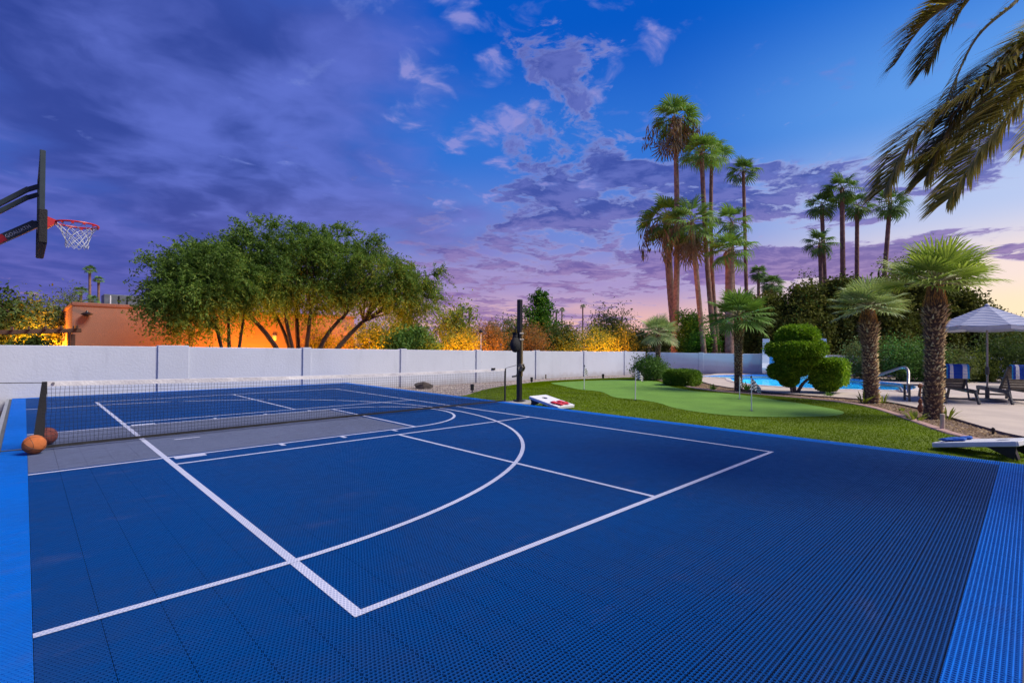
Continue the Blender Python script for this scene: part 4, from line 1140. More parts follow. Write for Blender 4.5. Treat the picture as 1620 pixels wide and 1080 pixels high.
# shrubs along the back wall
for i, (lab, u, v, w, h_, ml) in enumerate((
        ('grey green shrub against the back wall right of the topiary', 1366, 600, 70, 62, L_OLIVE), ('leafy rose like shrub behind the pool handrail', 1425, 603, 80, 66, L_BUSH), ('shrub between the two largest shaggy palms', 1460, 604, 70, 58, L_BUSH),
        ('olive shrub right behind the biggest shaggy trunk', 1505, 605, 60, 50, L_OLIVE), ('yellow green leafy bush beside the parasol pole', 1548, 604, 70, 40, L_LIGHT), ('big round dark shrub at the right edge behind the loungers', 1606, 606, 110, 92, L_DARK))):
    b = down(G(u, v)); k = 1 / ppm(b); w *= k; h_ *= k
    tree('shrub', lab, b, [((0, 0, h_ * .52), (w * .5, w * .45, h_ * .5), 90, 55, .10 * (w + h_) * .5 + .03), ((w * .25, -.1, h_ * .32), (w * .35, w * .35, h_ * .32), 40, 50, .1), ((-w * .25, -.1, h_ * .35), (w * .35, w * .35, h_ * .32), 40, 50, .1)], ml, (.11, .06), th=.35, tr=.035, seed=110 + i, cat='shrub', limbs=8, group='shrubs along the back wall')
b = down(G(1205, 588))
tree('shrub', 'small dark shrub against the wall left of the pool slide', b, [((0, 0, .75), (.42, .4, .7), 60, 50, .12)], L_DARK, (.11, .06), th=.3, tr=.03, seed=120, cat='shrub', limbs=4)

# small strappy plants at the palm feet
def strap_plant(label, p, n, L, seed, m=L_LIGHT, grp='small plants in the bed'):
    t = thing('bed_plant', label, 'plant', down(p), 0, grp); r = np.random.default_rng(seed)
    for i in range(n):
        az = r.uniform(0, 6.28); e = r.uniform(.5, 1.4); ln = L * r.uniform(.6, 1.2); w = .022
        d = np.array([math.cos(az) * math.cos(e), math.sin(az) * math.cos(e), math.sin(e)]); s = np.array([-math.sin(az), math.cos(az), 0]) * w
        f = np.array([math.cos(az), math.sin(az), 0]) * .05
        m_ = f + d * ln * .55; tip = f + d * ln + np.array([0, 0, -.15 * ln])
        MB().add([f - s * .5, f + s * .5, m_ + s, m_ - s, tip], [(0, 1, 2, 3), (3, 2, 4)]).build('leaf', m, t)
for i, (lab, u, v, n, L) in enumerate((('strappy yellow green plant at the left foot of the biggest palm', 1448, 667, 26, .32), ('strappy plant at the right foot of the biggest palm', 1497, 664, 14, .36),
        ('grassy plant at the left foot of the silver palm', 1366, 638, 20, .42), ('broad strappy plant at the right foot of the silver palm', 1397, 638, 18, .42), ('tiny green tuft in the bed between the two palms', 1428, 650, 14, .12),
        ('leafy weed at the right foot of the dark shaggy palm', 1182, 618, 22, .5), ('low tuft in the bed right of the box hedge', 1128, 617, 22, .28), ('ground plant right of the topiary foot', 1312, 628, 22, .22))):
    strap_plant(lab, G(u, v), n, L, 130 + i, L_BUSH if i in (5, 6, 7) else L_LIGHT)

# ------------------------------------------------------------------ pool
def poly_wall(poly, z0, z1, name, m, parent, inward=True):
    b = MB(); n = len(poly); vs = []
    for p in poly: vs += [(p[0], p[1], z0), (p[0], p[1], z1)]
    fs = [(2 * i, 2 * ((i + 1) % n), 2 * ((i + 1) % n) + 1, 2 * i + 1) for i in range(n)]
    return b.add(vs, fs).build(name, m, parent, smooth=True)
M_PLASTER = mat('pool_plaster', (.22, .62, .78), .8, col2=(.17, .55, .74), vscale=1.2)
M_TILEBAND = mat('pool_tile_band', (.05, .16, .45), .25, var=.4, vscale=25)
M_COPING = mat('pool_coping', (.62, .56, .50), .8, var=.15, bump=.4)
pool = bpy.data.objects.new('pool', None); COL.objects.link(pool); pool['kind'] = 'structure'
poly_wall(pool_poly, -1.5, POOLZ - .16, 'pool_wall', M_PLASTER, pool)
poly_wall(pool_poly, POOLZ - .16, -.06, 'tile_band', M_TILEBAND, pool)
fl = sheet('pool_floor', pool_poly, lambda x, y: np.full(np.shape(x), -1.5), M_PLASTER, 1.2, kind=None, parent=pool)
L = np.array(pool_poly + [pool_poly[0]])
cw = ribbon(np.array(list(L)), .0, -.26, .025, .05, 'coping', M_COPING, kind=None); cw.parent = pool
mw = bpy.data.materials.new('pool_water'); mw.use_nodes = True
t = NT(mw.node_tree); t.n.remove(t.n['Principled BSDF']); out = t.n['Material Output']
tcn = t.new('ShaderNodeTexCoord'); nz = t.noise(tcn.outputs['Object'], 2.2, 4, .55)
bn = t.new('ShaderNodeBump'); bn.inputs['Strength'].default_value = .25; bn.inputs['Distance'].default_value = .05; t.put(bn.inputs['Height'], nz)
tr = t.new('ShaderNodeBsdfTransparent'); tr.inputs[0].default_value = (.45, .88, 1, 1)
gl = t.new('ShaderNodeBsdfGlossy'); gl.inputs['Roughness'].default_value = .04; t.put(gl.inputs['Normal'], bn.outputs[0])
fr = t.new('ShaderNodeFresnel'); fr.inputs[0].default_value = 1.33; t.put(fr.inputs['Normal'], bn.outputs[0])
mx = t.new('ShaderNodeMixShader'); t.put(mx.inputs[0], t.m('MULTIPLY', fr.outputs[0], .6)); t.l.new(tr.outputs[0], mx.inputs[1]); t.l.new(gl.outputs[0], mx.inputs[2]); t.l.new(mx.outputs[0], out.inputs[0])
sheet('pool_water', pool_poly, lambda x, y: np.full(np.shape(x), POOLZ - .05), mw, 1.0, kind='structure')
def lamp(parent, loc, watts, col, rad=.08, name='lamp_light'):
    ld = bpy.data.lights.new(name, 'POINT'); ld.energy = watts; ld.color = col; ld.shadow_soft_size = rad
    o = bpy.data.objects.new(name, ld); COL.objects.link(o); o.parent = parent; o.location = loc; return o
pc = np.mean(np.array(pool_poly), axis=0)
for k, (u, v) in enumerate(((1200, 603), (1345, 612))):
    p = gz(u, v, POOLZ); pl_ = thing('pool_lamp', ['underwater pool lamp glowing left of the topiary', 'underwater pool lamp glowing right of the topiary'][k], 'pool lamp', (p[0], p[1], -1.48), 0, 'underwater pool lamps')
    MB().lathe([(.16, 0), (.16, .05), (.11, .07)], (0, 0, 0), 14).build('lamp_housing', M_CHROME, pl_)
    sp_ = bpy.data.lights.new('lamp_light', 'SPOT'); sp_.energy = 900; sp_.color = (.5, .88, 1.0); sp_.spot_size = math.radians(125); sp_.spot_blend = .6; sp_.shadow_soft_size = .12
    so_ = bpy.data.objects.new('lamp_light', sp_); COL.objects.link(so_); so_.parent = pl_; so_.location = (0, 0, .9)
    so_.rotation_euler = Vector((-FWD[0], -FWD[1], .75)).to_track_quat('Z', 'Y').to_euler()

# slide: white side walls curving down to the water with a blue chute
sb = G(1213, 594.5); sb[2] = -.10
spm = ppm(sb)
sl = thing('pool_slide', 'white walled pool slide with a blue chute behind the topiary', 'slide', sb)
back = unit(ray(1232, 560) * np.array([1, 1, 0])); dirx = np.array([back[1], -back[0], 0])
def slide_wall(x0, x1, name):
    prof = [(-.05, 0), (-.05, .35), (.35, .62), (.7, 1.1), (.95, 1.7), (1.1, 2.1), (2.2, 2.1), (2.2, 0)]
    b = MB(); n = len(prof)
    vs = [tuple(dirx * x + back * y + np.array([0, 0, z])) for x in (x0, x1) for y, z in prof]
    fs = [tuple(range(n)), tuple(range(2 * n - 1, n - 1, -1))] + [(i, n + i, n + (i + 1) % n, (i + 1) % n) for i in range(n)]
    return b.add(vs, fs).build(name, M_WALL, sl)
slide_wall(-.25, .12, 'side_wall'); slide_wall(2.75, 3.1, 'side_wall')
ch = MB(); prof = [(-.02, -.05), (.05, .1), (.35, .28), (.75, .75), (1.0, 1.4), (1.15, 1.75), (2.0, 1.75)]
vs = [tuple(dirx * x + back * y + np.array([0, 0, z])) for y, z in prof for x in (.12, 2.75)]
ch.add(vs, [(2 * i, 2 * i + 1, 2 * i + 3, 2 * i + 2) for i in range(len(prof) - 1)])
ch.build('chute', mat('blue_fibreglass', (.03, .22, .55), .4, var=.15, vscale=3), sl, smooth=True)

# handrails
hr = G(1437, 624); hr[2] = terrain(hr[0], hr[1]) + .05
def railmesh(px, depth_to, r_, name, label):
    b0 = G(*px[0]); b0[2] = terrain(b0[0], b0[1]) + .05
    t = thing(name, label, 'handrail', b0, 0, 'steel pool handrails')
    d0 = float((b0 - CAM) @ FWD); n = len(px); pts = []
    for i, (u, v) in enumerate(px): pts.append(at(u, v, d0 + depth_to * i / (n - 1)) - b0)
    pts[0] = np.array([0, 0, 0.0])
    MB().tube(spline(pts, 6), r_, 10).build('rail', M_CHROME, t, smooth=True)
    MB().lathe([(r_ * 2, 0), (r_ * 2, .015), (r_ * 1.2, .03)], (0, 0, 0), 12).build('base_flange', M_CHROME, t)
railmesh([(1437, 624), (1437, 605), (1437, 588), (1432.5, 581.5), (1424, 582), (1405, 588.5), (1385, 595), (1375, 600)], 2.2, .045, 'pool_handrail', 'tall bent steel handrail at the pool steps')
railmesh([(1427, 622.5), (1426, 616), (1422, 612.5), (1415, 611), (1400, 610), (1385, 609.5)], 1.6, .045, 'pool_handrail', 'low bent steel rail beside the tall handrail')

# ------------------------------------------------------------------ net with posts
def net_post(x, y, label):
    zb = terrain(x, y)
    t = thing('net_post', label, 'post', (x, y, zb)); hz = 2.64 - zb
    MB().box((.05, -.02, .045), (.85, .62, .09), bev=.012).build('footing', M_CONC, t)
    MB().box((0, 0, hz / 2 + .05), (.115, .115, hz - .1), bev=.012).build('pole', M_BLACK, t)
    MB().box((0, 0, .12), (.24, .24, .03), bev=.006).build('base_plate', M_BLACK, t)
    tm = MB(); tm.box((.03, -.062, 1.35), (.05, .02, 1.2)); tm.build('track', mat('brass_track', (.42, .33, .17), .35, .8, var=.2), t)
    for zz in (1.70, 1.86):
        MB().box((0, -.07, zz), (.16, .035, .045), bev=.008).build('clamp', M_CHROME, t)
    w = MB(); w.lathe([(.03, -.05), (.085, -.05), (.085, -.035), (.045, -.03), (.045, .03), (.085, .035), (.085, .05), (.03, .05)], (-.04, -.12, .98), 14, R=Matrix.Rotation(math.pi / 2, 3, 'Y'))
    w.box((.0, -.09, .98), (.12, .08, .2), bev=.01)
    wo_ = w.build('winch', mat('winch_metal', (.30, .27, .2), .4, .8, var=.3), t)
    cr = MB(); cr.tube([(-.09, -.12, .98), (-.15, -.12, .98), (-.19, -.13, .86), (-.24, -.13, .77)], .016, 6); cr.tube([(-.24, -.13, .77), (-.38, -.13, .76)], .022, 8)
    cr.build('crank_handle', M_BLACK, wo_, smooth=True)
    return t
net_post(5.0, .16, 'tall black square net post with crank at the right end of the net')
net_post(-5.35, 0, 'tall black net post beyond the left end of the net')
bagt = thing('drawstring_bag', 'black drawstring bag hanging on the tall net post', 'bag', tuple(np.array([5.0, .16, 1.26]) - RGT * .13 - FWD * .08))
bm_ = bmesh.new(); bmesh.ops.create_uvsphere(bm_, u_segments=20, v_segments=16, radius=1)
for v in bm_.verts:
    z = v.co.z; w = .16 * (1 - .45 * smst(-.3, 1, z)) * (1 + .06 * math.sin(7 * math.atan2(v.co.y, v.co.x)) * (.3 + z))
    v.co = Vector((v.co.x * w, v.co.y * w * .75 - .02, z * .24 + .24))
me = bpy.data.meshes.new('sack'); bm_.to_mesh(me); bm_.free(); me.materials.append(M_BLACKCLOTH); me.polygons.foreach_set('use_smooth', [True] * len(me.polygons))
link('sack', me, None, bagt)
MB().tube([(.02, 0, .46), (.06, .03, .56), (.10, .05, .66)], .012, 6).build('drawstring', M_BLACK, bagt)
MB().lathe([(.075, -.02), (.06, 0), (.07, .05), (.09, .08)], (.0, -.02, .44), 12).build('gathered_neck', M_BLACKCLOTH, bagt)

NX0, NX1 = -4.12, 4.36
nt = thing('court_net', 'black mesh net with white top band stretched across the court', 'net', ((NX0 + NX1) / 2, 0, 0))
ncx = (NX0 + NX1) / 2
def ntop(x): f = (x - NX0) / (NX1 - NX0); return .905 + (.865 - .905) * f - .035 * math.sin(math.pi * f)
def nbot(x): f = (x - NX0) / (NX1 - NX0); return .035 + .02 * f
def nlean(x, f):  # f 0 bottom .. 1 top : small billow
    g = (x - NX0) / (NX1 - NX0); return .07 * math.exp(-g * 6) * (1 - f) ** 2 * -1 + .02 * math.sin(g * 9) * f * (1 - f)
def npt(x, f, band=0): zt = ntop(x); zb = nbot(x); shear = -.10 * math.exp(-(x - NX0) * 1.2) * (1 - f); return (x - ncx + shear * 0, nlean(x, f), zb + (zt - zb) * f)
st = MB(); nv = 186; nh = 17; sw = .0019
for i in range(nv + 1):
    x = NX0 + .05 + (NX1 - NX0 - .1) * i / nv; P = [npt(x + .006 * math.sin(k * 2.1 + i * .9), k / 5) for k in range(6)]
    for a, b in zip(P[:-1], P[1:]):
        st.add([(a[0] - sw, a[1] - sw, a[2]), (a[0] + sw, a[1] - sw, a[2]), (a[0], a[1] + sw, a[2]), (b[0] - sw, b[1] - sw, b[2]), (b[0] + sw, b[1] - sw, b[2]), (b[0], b[1] + sw, b[2])], [(0, 1, 4, 3), (1, 2, 5, 4), (2, 0, 3, 5)])
for j in range(1, nh):
    for i in range(60):
        a = npt(NX0 + (NX1 - NX0) * i / 60, j / nh); b = npt(NX0 + (NX1 - NX0) * (i + 1) / 60, j / nh)
        st.add([(a[0], a[1] - sw, a[2] - sw), (a[0], a[1] - sw, a[2] + sw), (a[0], a[1] + sw, a[2]), (b[0], b[1] - sw, b[2] - sw), (b[0], b[1] - sw, b[2] + sw), (b[0], b[1] + sw, b[2])], [(0, 1, 4, 3), (1, 2, 5, 4), (2, 0, 3, 5)])
M_CORD = mat('net_cord', (.010, .011, .022), .7)
so = st.build('mesh', M_CORD, nt); so['kind'] = 'stuff'
def band(f0, f1, th, m, name, wr=.004):
    b = MB(); n = 150; vs = []
    r = np.random.default_rng(5); w = np.convolve(r.normal(0, 1, n + 5), np.ones(3) / 3, 'same')
    for i in range(n + 1):
        x = NX0 + (NX1 - NX0) * i / n; a = npt(x, f0); c = npt(x, f1); q = wr * w[i]
        vs += [(a[0], a[1] - th - q, a[2] + q), (c[0], c[1] - th + q, c[2]), (c[0], c[1] + th + q, c[2] + .002), (a[0], a[1] + th - q, a[2] + q)]
    fs = [(4 * i + k, 4 * i + (k + 1) % 4, 4 * i + 4 + (k + 1) % 4, 4 * i + 4 + k) for i in range(n) for k in range(4)] + [(0, 1, 2, 3), (4 * n + 3, 4 * n + 2, 4 * n + 1, 4 * n)]
    return b.add(vs, [f[::-1] for f in fs]).build(name, m, nt, smooth=True)
band(.925, 1.0, .007, M_WHITECLOTH, 'top_band'); band(-.01, .03, .006, M_BLACKCLOTH, 'bottom_band', .002)
for x, w in ((NX0, .055), (NX1, .04)):
    b = MB(); n = 14; vs = []
    for i in range(n + 1):
        f = i / n; p = npt(x, f); o_ = .002 * math.sin(i * 2.2); xs = (p[0] - (.14 * (1 - f) ** 1.0 if x < 0 else 0))
        xs = p[0] - (.09 * (1 - f) if x < 0 else .0)
        ww = w + (.003 * math.sin(i * 1.7))
        s_ = 1 if x < 0 else -1
        vs += [(xs, p[1] - .012 + o_, p[2]), (xs + ww * s_ + (.09 * (1 - f) * .7 if x < 0 else 0), p[1] - .014, p[2]), (xs + ww * s_, p[1] + .012, p[2]), (xs, p[1] + .012, p[2])]
    fs = [(4 * i + k, 4 * i + (k + 1) % 4, 4 * i + 4 + (k + 1) % 4, 4 * i + 4 + k) for i in range(n) for k in range(4)]
    b.add(vs, fs).build('side_sleeve', M_BLACKCLOTH, nt, smooth=True)
MB().tube([(NX0 - ncx - .05, 0, .03), (NX0 - ncx - .6, 0, .035), (-5.29 - ncx, 0, .06)], .008, 6).build('bottom_cord', M_BLACK, nt)
MB().tube([(NX1 - ncx, 0, .875), (4.94 - ncx, .1, .95)], .006, 6).build('top_cord', M_BLACK, nt)
MB().tube([(NX0 - ncx, 0, .89), (-5.29 - ncx, 0, .93)], .006, 6).build('top_cord', M_BLACK, nt)
MB().box((NX1 - ncx - .43, -.012, .865), (.12, .03, .045), bev=.006).build('tension_clip', M_BLACK, nt)
MB().tube([(NX0 - ncx + .11, -.012, .875), (NX0 - ncx + .11, -.016, .875)], .018, 10).build('grommet', M_CHROME, nt)

# ------------------------------------------------------------------ basketball goal at the left edge
BBX = -4.16
gl_ = thing('basketball_goal', 'basketball goal with red rim and grey arms reaching in from the left', 'basketball goal', (-5.75, 0, terrain(-5.75, 0)))
gb = np.array([-5.75, 0, terrain(-5.75, 0)])
def gp(p): return tuple(np.array(p) - gb)
MB().box(gp((-5.75, 0, 1.15)), (.17, .17, 2.7), bev=.015).build('pole', M_STEELGREY, gl_)
MB().box(gp((-5.75, 0, -.06)), (.5, .5, .05), bev=.01).build('base_plate', M_STEELGREY, gl_)
zb0, zt0, hw = 2.70, 3.765, .76
MB().box(gp((BBX, 0, (zb0 + zt0) / 2 + .1)), (.014, 2 * hw - .1, zt0 - zb0 - .3)).build('backboard', mat('smoked_acrylic', (.16, .22, .28), .12, var=.05), gl_)
fb = MB()
for y in (-hw, hw): fb.box(gp((BBX, y, (zb0 + zt0) / 2 + .14)), (.055, .05, zt0 - zb0 - .28), bev=.006)
fb.box(gp((BBX, 0, zt0 - .02)), (.05, 2 * hw - .05, .045)); fb.box(gp((BBX, 0, zb0 + .30)), (.05, 2 * hw - .05, .045))
fb.build('backboard_frame', M_STEELGREY, gl_)
pd = MB(); pd.box(gp((BBX + .01, -hw, zb0 + .14)), (.085, .06, .42), bev=.012); pd.box(gp((BBX + .01, hw, zb0 + .14)), (.085, .06, .42), bev=.012); pd.box(gp((BBX + .01, 0, zb0 - .04)), (.085, 2 * hw, .06), bev=.012)
pd.build('edge_padding', M_BLACKCLOTH, gl_)
up0 = ony(58, 294, -.25); up1 = ony(0, 322, -.25)
def ext(a, b, x): return a + (b - a) * ((x - a[0]) / (b[0] - a[0]))
for y in (-.25, .25):
    p0 = np.array([BBX - .02, y, up0[2]]); sl0 = (up0[2] - up1[2]) / (up0[0] - up1[0]); p1 = np.array([-5.72, y * .7, up0[2] - sl0 * (BBX + 5.72)])
    mid = p0 + (p1 - p0) * .07 + np.array([0, 0, .035]); ov = unit(p1 - mid) * .02
    MB().bar(gp(p0), gp(mid + ov), .05, .055, bev=.006).bar(gp(mid - ov), gp(p1), .052, .057, bev=.006).build('upper_arm', M_STEELGREY, gl_)
l0 = ony(50, 357, -.12); l1 = ony(0, 379, -.12)
ysl = (l0[2] - l1[2]) / (l0[0] - l1[0])
lowarm = MB(); e0 = np.array([BBX - .07, 0, l0[2] + .03]); e1 = np.array([-5.70, 0, l0[2] + .03 - ysl * (5.70 + BBX - .07)])
lowarm.bar(gp((BBX - .02, 0, e0[2] + .02)), gp(e0), .12, .085, bev=.008).bar(gp(e0 + unit(e0 - e1) * .035), gp(e1), .122, .098, bev=.008)
la = lowarm.build('lower_arm', M_STEELGREY, gl_)
# lettering on the arm
def text_mesh(txt, size, name, m, parent, origin, xdir, ydir, ext_=.001):
    cu = bpy.data.curves.new(name, 'FONT'); cu.body = txt; cu.size = size; cu.extrude = ext_; cu.offset = size * .012; cu.space_character = 1.05
    to = bpy.data.objects.new(name, cu); COL.objects.link(to)
    dg = bpy.context.evaluated_depsgraph_get(); me = bpy.data.meshes.new_from_object(to.evaluated_get(dg))
    bpy.data.objects.remove(to); bpy.data.curves.remove(cu)
    x = Vector(xdir).normalized(); y = Vector(ydir); y = (y - x * y.dot(x)).normalized(); z = x.cross(y)
    me.transform(Matrix.Translation(Vector(origin)) @ Matrix((x, y, z)).transposed().to_4x4())
    me.materials.clear(); me.materials.append(m)
    return link(name, me, None, parent)
ad = unit(e0 - e1); an_ = np.array([-ad[2], 0, ad[0]])
o0 = e0 - ad * .325 - an_ * .020 + np.array([0, -.063, 0])
text_mesh('GOALIATH', .056, 'lettering', mat('lettering_grey', (.45, .52, .56), .5), la, gp(o0), ad, an_)
rp_ = MB(); q0 = e0 - ad * .36; rp_.bar(gp(q0 - ad * .08 + [0, -.062, 0]), gp(q0 + ad * .03 + [0, -.062, 0]), .004, .09); rp_.build('red_emblem', M_RED, la)
# rim
RX = BBX + .37; RZ = 3.05
rb = MB(); rb.add([gp(p) for p in ((BBX + .04, -.10, RZ + .05), (BBX + .04, .10, RZ + .05), (BBX + .04, .10, RZ - .13), (BBX + .04, -.10, RZ - .13), (RX - .21, -.07, RZ + .012), (RX - .21, .07, RZ + .012), (RX - .21, .07, RZ - .02), (RX - .21, -.07, RZ - .02))],
                  [(0, 1, 2, 3), (7, 6, 5, 4), (0, 4, 5, 1), (1, 5, 6, 2), (2, 6, 7, 3), (3, 7, 4, 0)])
rb.build('rim_bracket', M_RED, gl_)
rg = MB(); N = 40; rg.tube([gp((RX + .228 * math.cos(2 * math.pi * k / N), .228 * math.sin(2 * math.pi * k / N), RZ)) for k in range(N + 1)], .0125, 8, cap=False)
ro_ = rg.build('rim', M_RED, gl_, smooth=True)
hk = MB()
for k in range(12):
    a = 2 * math.pi * (k + .5) / 12; hk.box(gp((RX + .228 * math.cos(a), .228 * math.sin(a), RZ - .018)), (.03, .03, .015))
hk.build('net_hooks', M_RED, ro_)
hn = MB(); lev = [(.222, -.02), (.185, -.08), (.155, -.135), (.135, -.185), (.122, -.24), (.125, -.285), (.115, -.325)]
for k in range(12):
    for dr in (-1, 1):
        P = []
        for i, (rr, z) in enumerate(lev):
            a = 2 * math.pi * (k + .5 + dr * .5 * i) / 12; P.append(gp((RX + rr * math.cos(a), rr * math.sin(a) - .03 * i / 6, RZ + z + .012 * math.sin(k * 2.3 + i))))
        hn.tube(P, .0042, 4)
hno = hn.build('hoop_net', mat('white_cord', (.50, .54, .62), .7), gl_); hno['kind'] = 'stuff'

# ------------------------------------------------------------------ basketballs
def basketball(label, p, rz, tilt, m):
    t = thing('basketball', label, 'basketball', p, rz, 'basketballs by the net')
    R = .119; bm_ = bmesh.new(); bmesh.ops.create_uvsphere(bm_, u_segments=40, v_segments=24, radius=R)
    me = bpy.data.meshes.new('ball'); bm_.to_mesh(me); bm_.free(); me.materials.append(m); me.polygons.foreach_set('use_smooth', [True] * len(me.polygons))
    bo = link('ball', me, None, t, (0, 0, R)); rot = Matrix.Rotation(tilt[0], 3, 'X') @ Matrix.Rotation(tilt[1], 3, 'Y')
    s = MB(); n = 48
    for k in range(4):
        P = []
        for i in range(n + 1):
            a = 2 * math.pi * i / n
            if k == 0: v = Vector((math.cos(a), math.sin(a), 0))
            elif k == 1: v = Vector((math.cos(a), 0, math.sin(a)))
            else:
                sg = 1 if k == 2 else -1; v = Vector((sg * (.78 - .30 * math.cos(2 * a)), math.cos(a), math.sin(a) * .9)); v.normalize()
            v = rot @ v; P.append(v * (R + .0004) + Vector((0, 0, R)))
        s.tube(P, .0022, 5, cap=False)
    s.build('seams', M_BLACK, t)
    return t
M_BALL = mat('orange_leather', (.72, .20, .045), .6, var=.18, vscale=20, bump=.7, bscale=300)
M_BALL2 = mat('maroon_leather', (.33, .085, .06), .65, var=.2, vscale=20, bump=.7, bscale=300)
g1 = gz(54, 717.5, 0.004)
basketball('orange basketball at the left end of the net', (g1[0], g1[1], .004), .3, (.5, .35), M_BALL)
g2 = gz(69, 704, 0.004)
basketball('brownish red basketball behind the left end of the net', (g2[0] + .03, g2[1] + .05, .004), 1.2, (.2, .9), M_BALL2)

# ------------------------------------------------------------------ cornhole boards with bags
def cornhole(label, lowc, hic, bagm, bagcol, nb, seed, bl, grp):
    """lowc / hic: ground points under the middle of the low and the raised end"""
    lowc = np.array(lowc, float); hic = np.array(hic, float); d = hic - lowc; ang = math.atan2(d[1], d[0]); Lb, Wb = .93, .60
    z0 = terrain(lowc[0], lowc[1]) + .05
    t = thing('cornhole_board', label, 'game board', (lowc[0], lowc[1], z0), ang, 'cornhole boards beside the court')
    h0, h1 = .04, .215; sl_ = math.atan2(h1 - h0, Lb)
    Rm = Matrix.Rotation(-sl_, 3, 'Y')
    # deck with a real hole
    out = [(0, -Wb / 2), (Lb, -Wb / 2), (Lb, Wb / 2), (0, Wb / 2)]; hc = (Lb - .23, 0); hole = [(hc[0] + .078 * math.cos(2 * math.pi * k / 20), .078 * math.sin(2 * math.pi * k / 20)) for k in range(20)]
    pts = [Vector(p) for p in out + hole]; ed = [(i, (i + 1) % 4) for i in range(4)] + [(4 + i, 4 + (i + 1) % 20) for i in range(20)]
    vo, eo, fo, *_ = delaunay_2d_cdt(pts, ed, [], 1, 1e-6)
    b = MB(); tris = []
    for f in fo:
        c = sum((vo[i] for i in f), Vector((0, 0))) / len(f)
        if (c - Vector(hc)).length > .076: tris.append(tuple(f))
    def P3(x, y, z): v = Rm @ Vector((x, y, z)); return (v.x, v.y, v.z + h0)
    nvv = len(vo)
    b.add([P3(v.x, v.y, .045) for v in vo] + [P3(v.x, v.y, .03) for v in vo], tris + [tuple(i + nvv for i in f[::-1]) for f in tris])
    for (x0, y0), (x1, y1) in list(zip(hole, hole[1:] + hole[:1])): b.add([P3(x0, y0, .045), P3(x1, y1, .045), P3(x1, y1, .03), P3(x0, y0, .03)], [(0, 1, 2, 3)])
    b.build('deck', M_WHITE, t)
    rim_ = MB()
    for a, c in zip(out, out[1:] + out[:1]): rim_.bar(P3(*a, .012), P3(*c, .012), .028, .068, up=Rm @ Vector((0, 0, 1)), bev=.006)
    rim_.build('rim', M_WHITE, t)
    sk = MB()
    for s in (-1, 1):
        y = s * (Wb / 2 - .03)
        a = [(.12, y, -.02), (.42, y, -.02), (Lb * .60, y, -.02), (Lb - .02, y, -.02)]
        A = [P3(.10, y, -.018), P3(Lb - .02, y, -.018)]
        sk.add([A[0], A[1], (Lb - .06, y, .0), (.62 * Lb, y, .13), (.35 * Lb, y, .07), A[0], *[(p[0], p[1] - s * .02, p[2]) for p in (A[0], A[1], (Lb - .06, y, .0), (.62 * Lb, y, .13), (.35 * Lb, y, .07))]],
               [(0, 1, 2, 3, 4), (10, 9, 8, 7, 6), (1, 7, 8, 2), (2, 8, 9, 3), (3, 9, 10, 4)])
        sk.build if False else None
        lg = MB(); lg.bar((Lb - .03, s * (Wb / 2 - .08), 0), (Lb - .09, s * (Wb / 2 - .08), h1 - .02), .09, .03, bev=.004); lg.build('leg', M_BLACK, t)
    sk.build('side_skirt', M_BLACK, t)
    r = np.random.default_rng(seed); Rz = Matrix.Rotation(ang, 3, 'Z')
    for k in range(nb):
        x = .10 + .10 * (k // 2) + .015 * k; y = (-.12 if k % 2 else .11) + r.normal(0, .02) + (.02 * k)
        lpos = Vector(P3(x, y, .047)); wpos = Rz @ lpos + Vector((lowc[0], lowc[1], z0))
        bm_ = bmesh.new(); bmesh.ops.create_cube(bm_, size=1); bmesh.ops.subdivide_edges(bm_, edges=bm_.edges[:], cuts=5, use_grid_fill=True)
        for v in bm_.verts:
            e = (1 - (2 * v.co.x) ** 4 * .85) * (1 - (2 * v.co.y) ** 4 * .85)
            v.co = Vector((v.co.x * .16, v.co.y * .16, .024 + v.co.z * .046 * max(.15, e) + .004 * math.sin(v.co.x * 19 + k) * math.cos(v.co.y * 17)))
        me = bpy.data.meshes.new('bean_bag'); bm_.to_mesh(me); bm_.free(); me.materials.append(bagm); me.polygons.foreach_set('use_smooth', [True] * len(me.polygons))
        o = link('bean_bag', me, None); o.location = wpos; o.rotation_euler = (Matrix.Rotation(ang + r.normal(0, .3), 3, 'Z') @ Rm).to_euler()
        tag(o, bl[k % len(bl)], 'bean bag', grp)
M_BAGR = mat('red_cloth', (.60, .03, .06), .8, var=.2, vscale=30, bump=.5); M_BAGB = mat('blue_cloth', (.01, .11, .50), .8, var=.3, vscale=30, bump=.5)
zc = -.06
lo1 = (gz(879, 648, zc) + gz(907, 646.5, zc)) / 2
hi1 = lo1 + np.array([.05, .92, 0])
cornhole('white cornhole board with red bags next to the net post', (lo1 + np.array([.05, 0, 0]))[:2], hi1[:2], M_BAGR, None, 4, 1, ['red bean bag nearest the lower edge of the board by the post', 'red bean bag at the outer corner of the board by the post', 'red bean bag upper inner one on the board by the post', 'red bean bag upper outer one on the board by the post'], 'red bean bags on the board')
lo2 = gz(1476, 709, zc); hi2 = gz(1592, 726, zc)
cornhole('white cornhole board with blue bags at the right court corner', (lo2 + np.array([.28, -.08, 0]))[:2], (hi2 + np.array([.28, -.08, 0]))[:2], M_BAGB, None, 4, 2, ['blue bean bag nearest the court on the right board', 'blue bean bag at the outer low corner of the right board', 'blue bean bag upper inner one on the right board', 'blue bean bag upper outer one on the right board'], 'blue bean bags on the board')

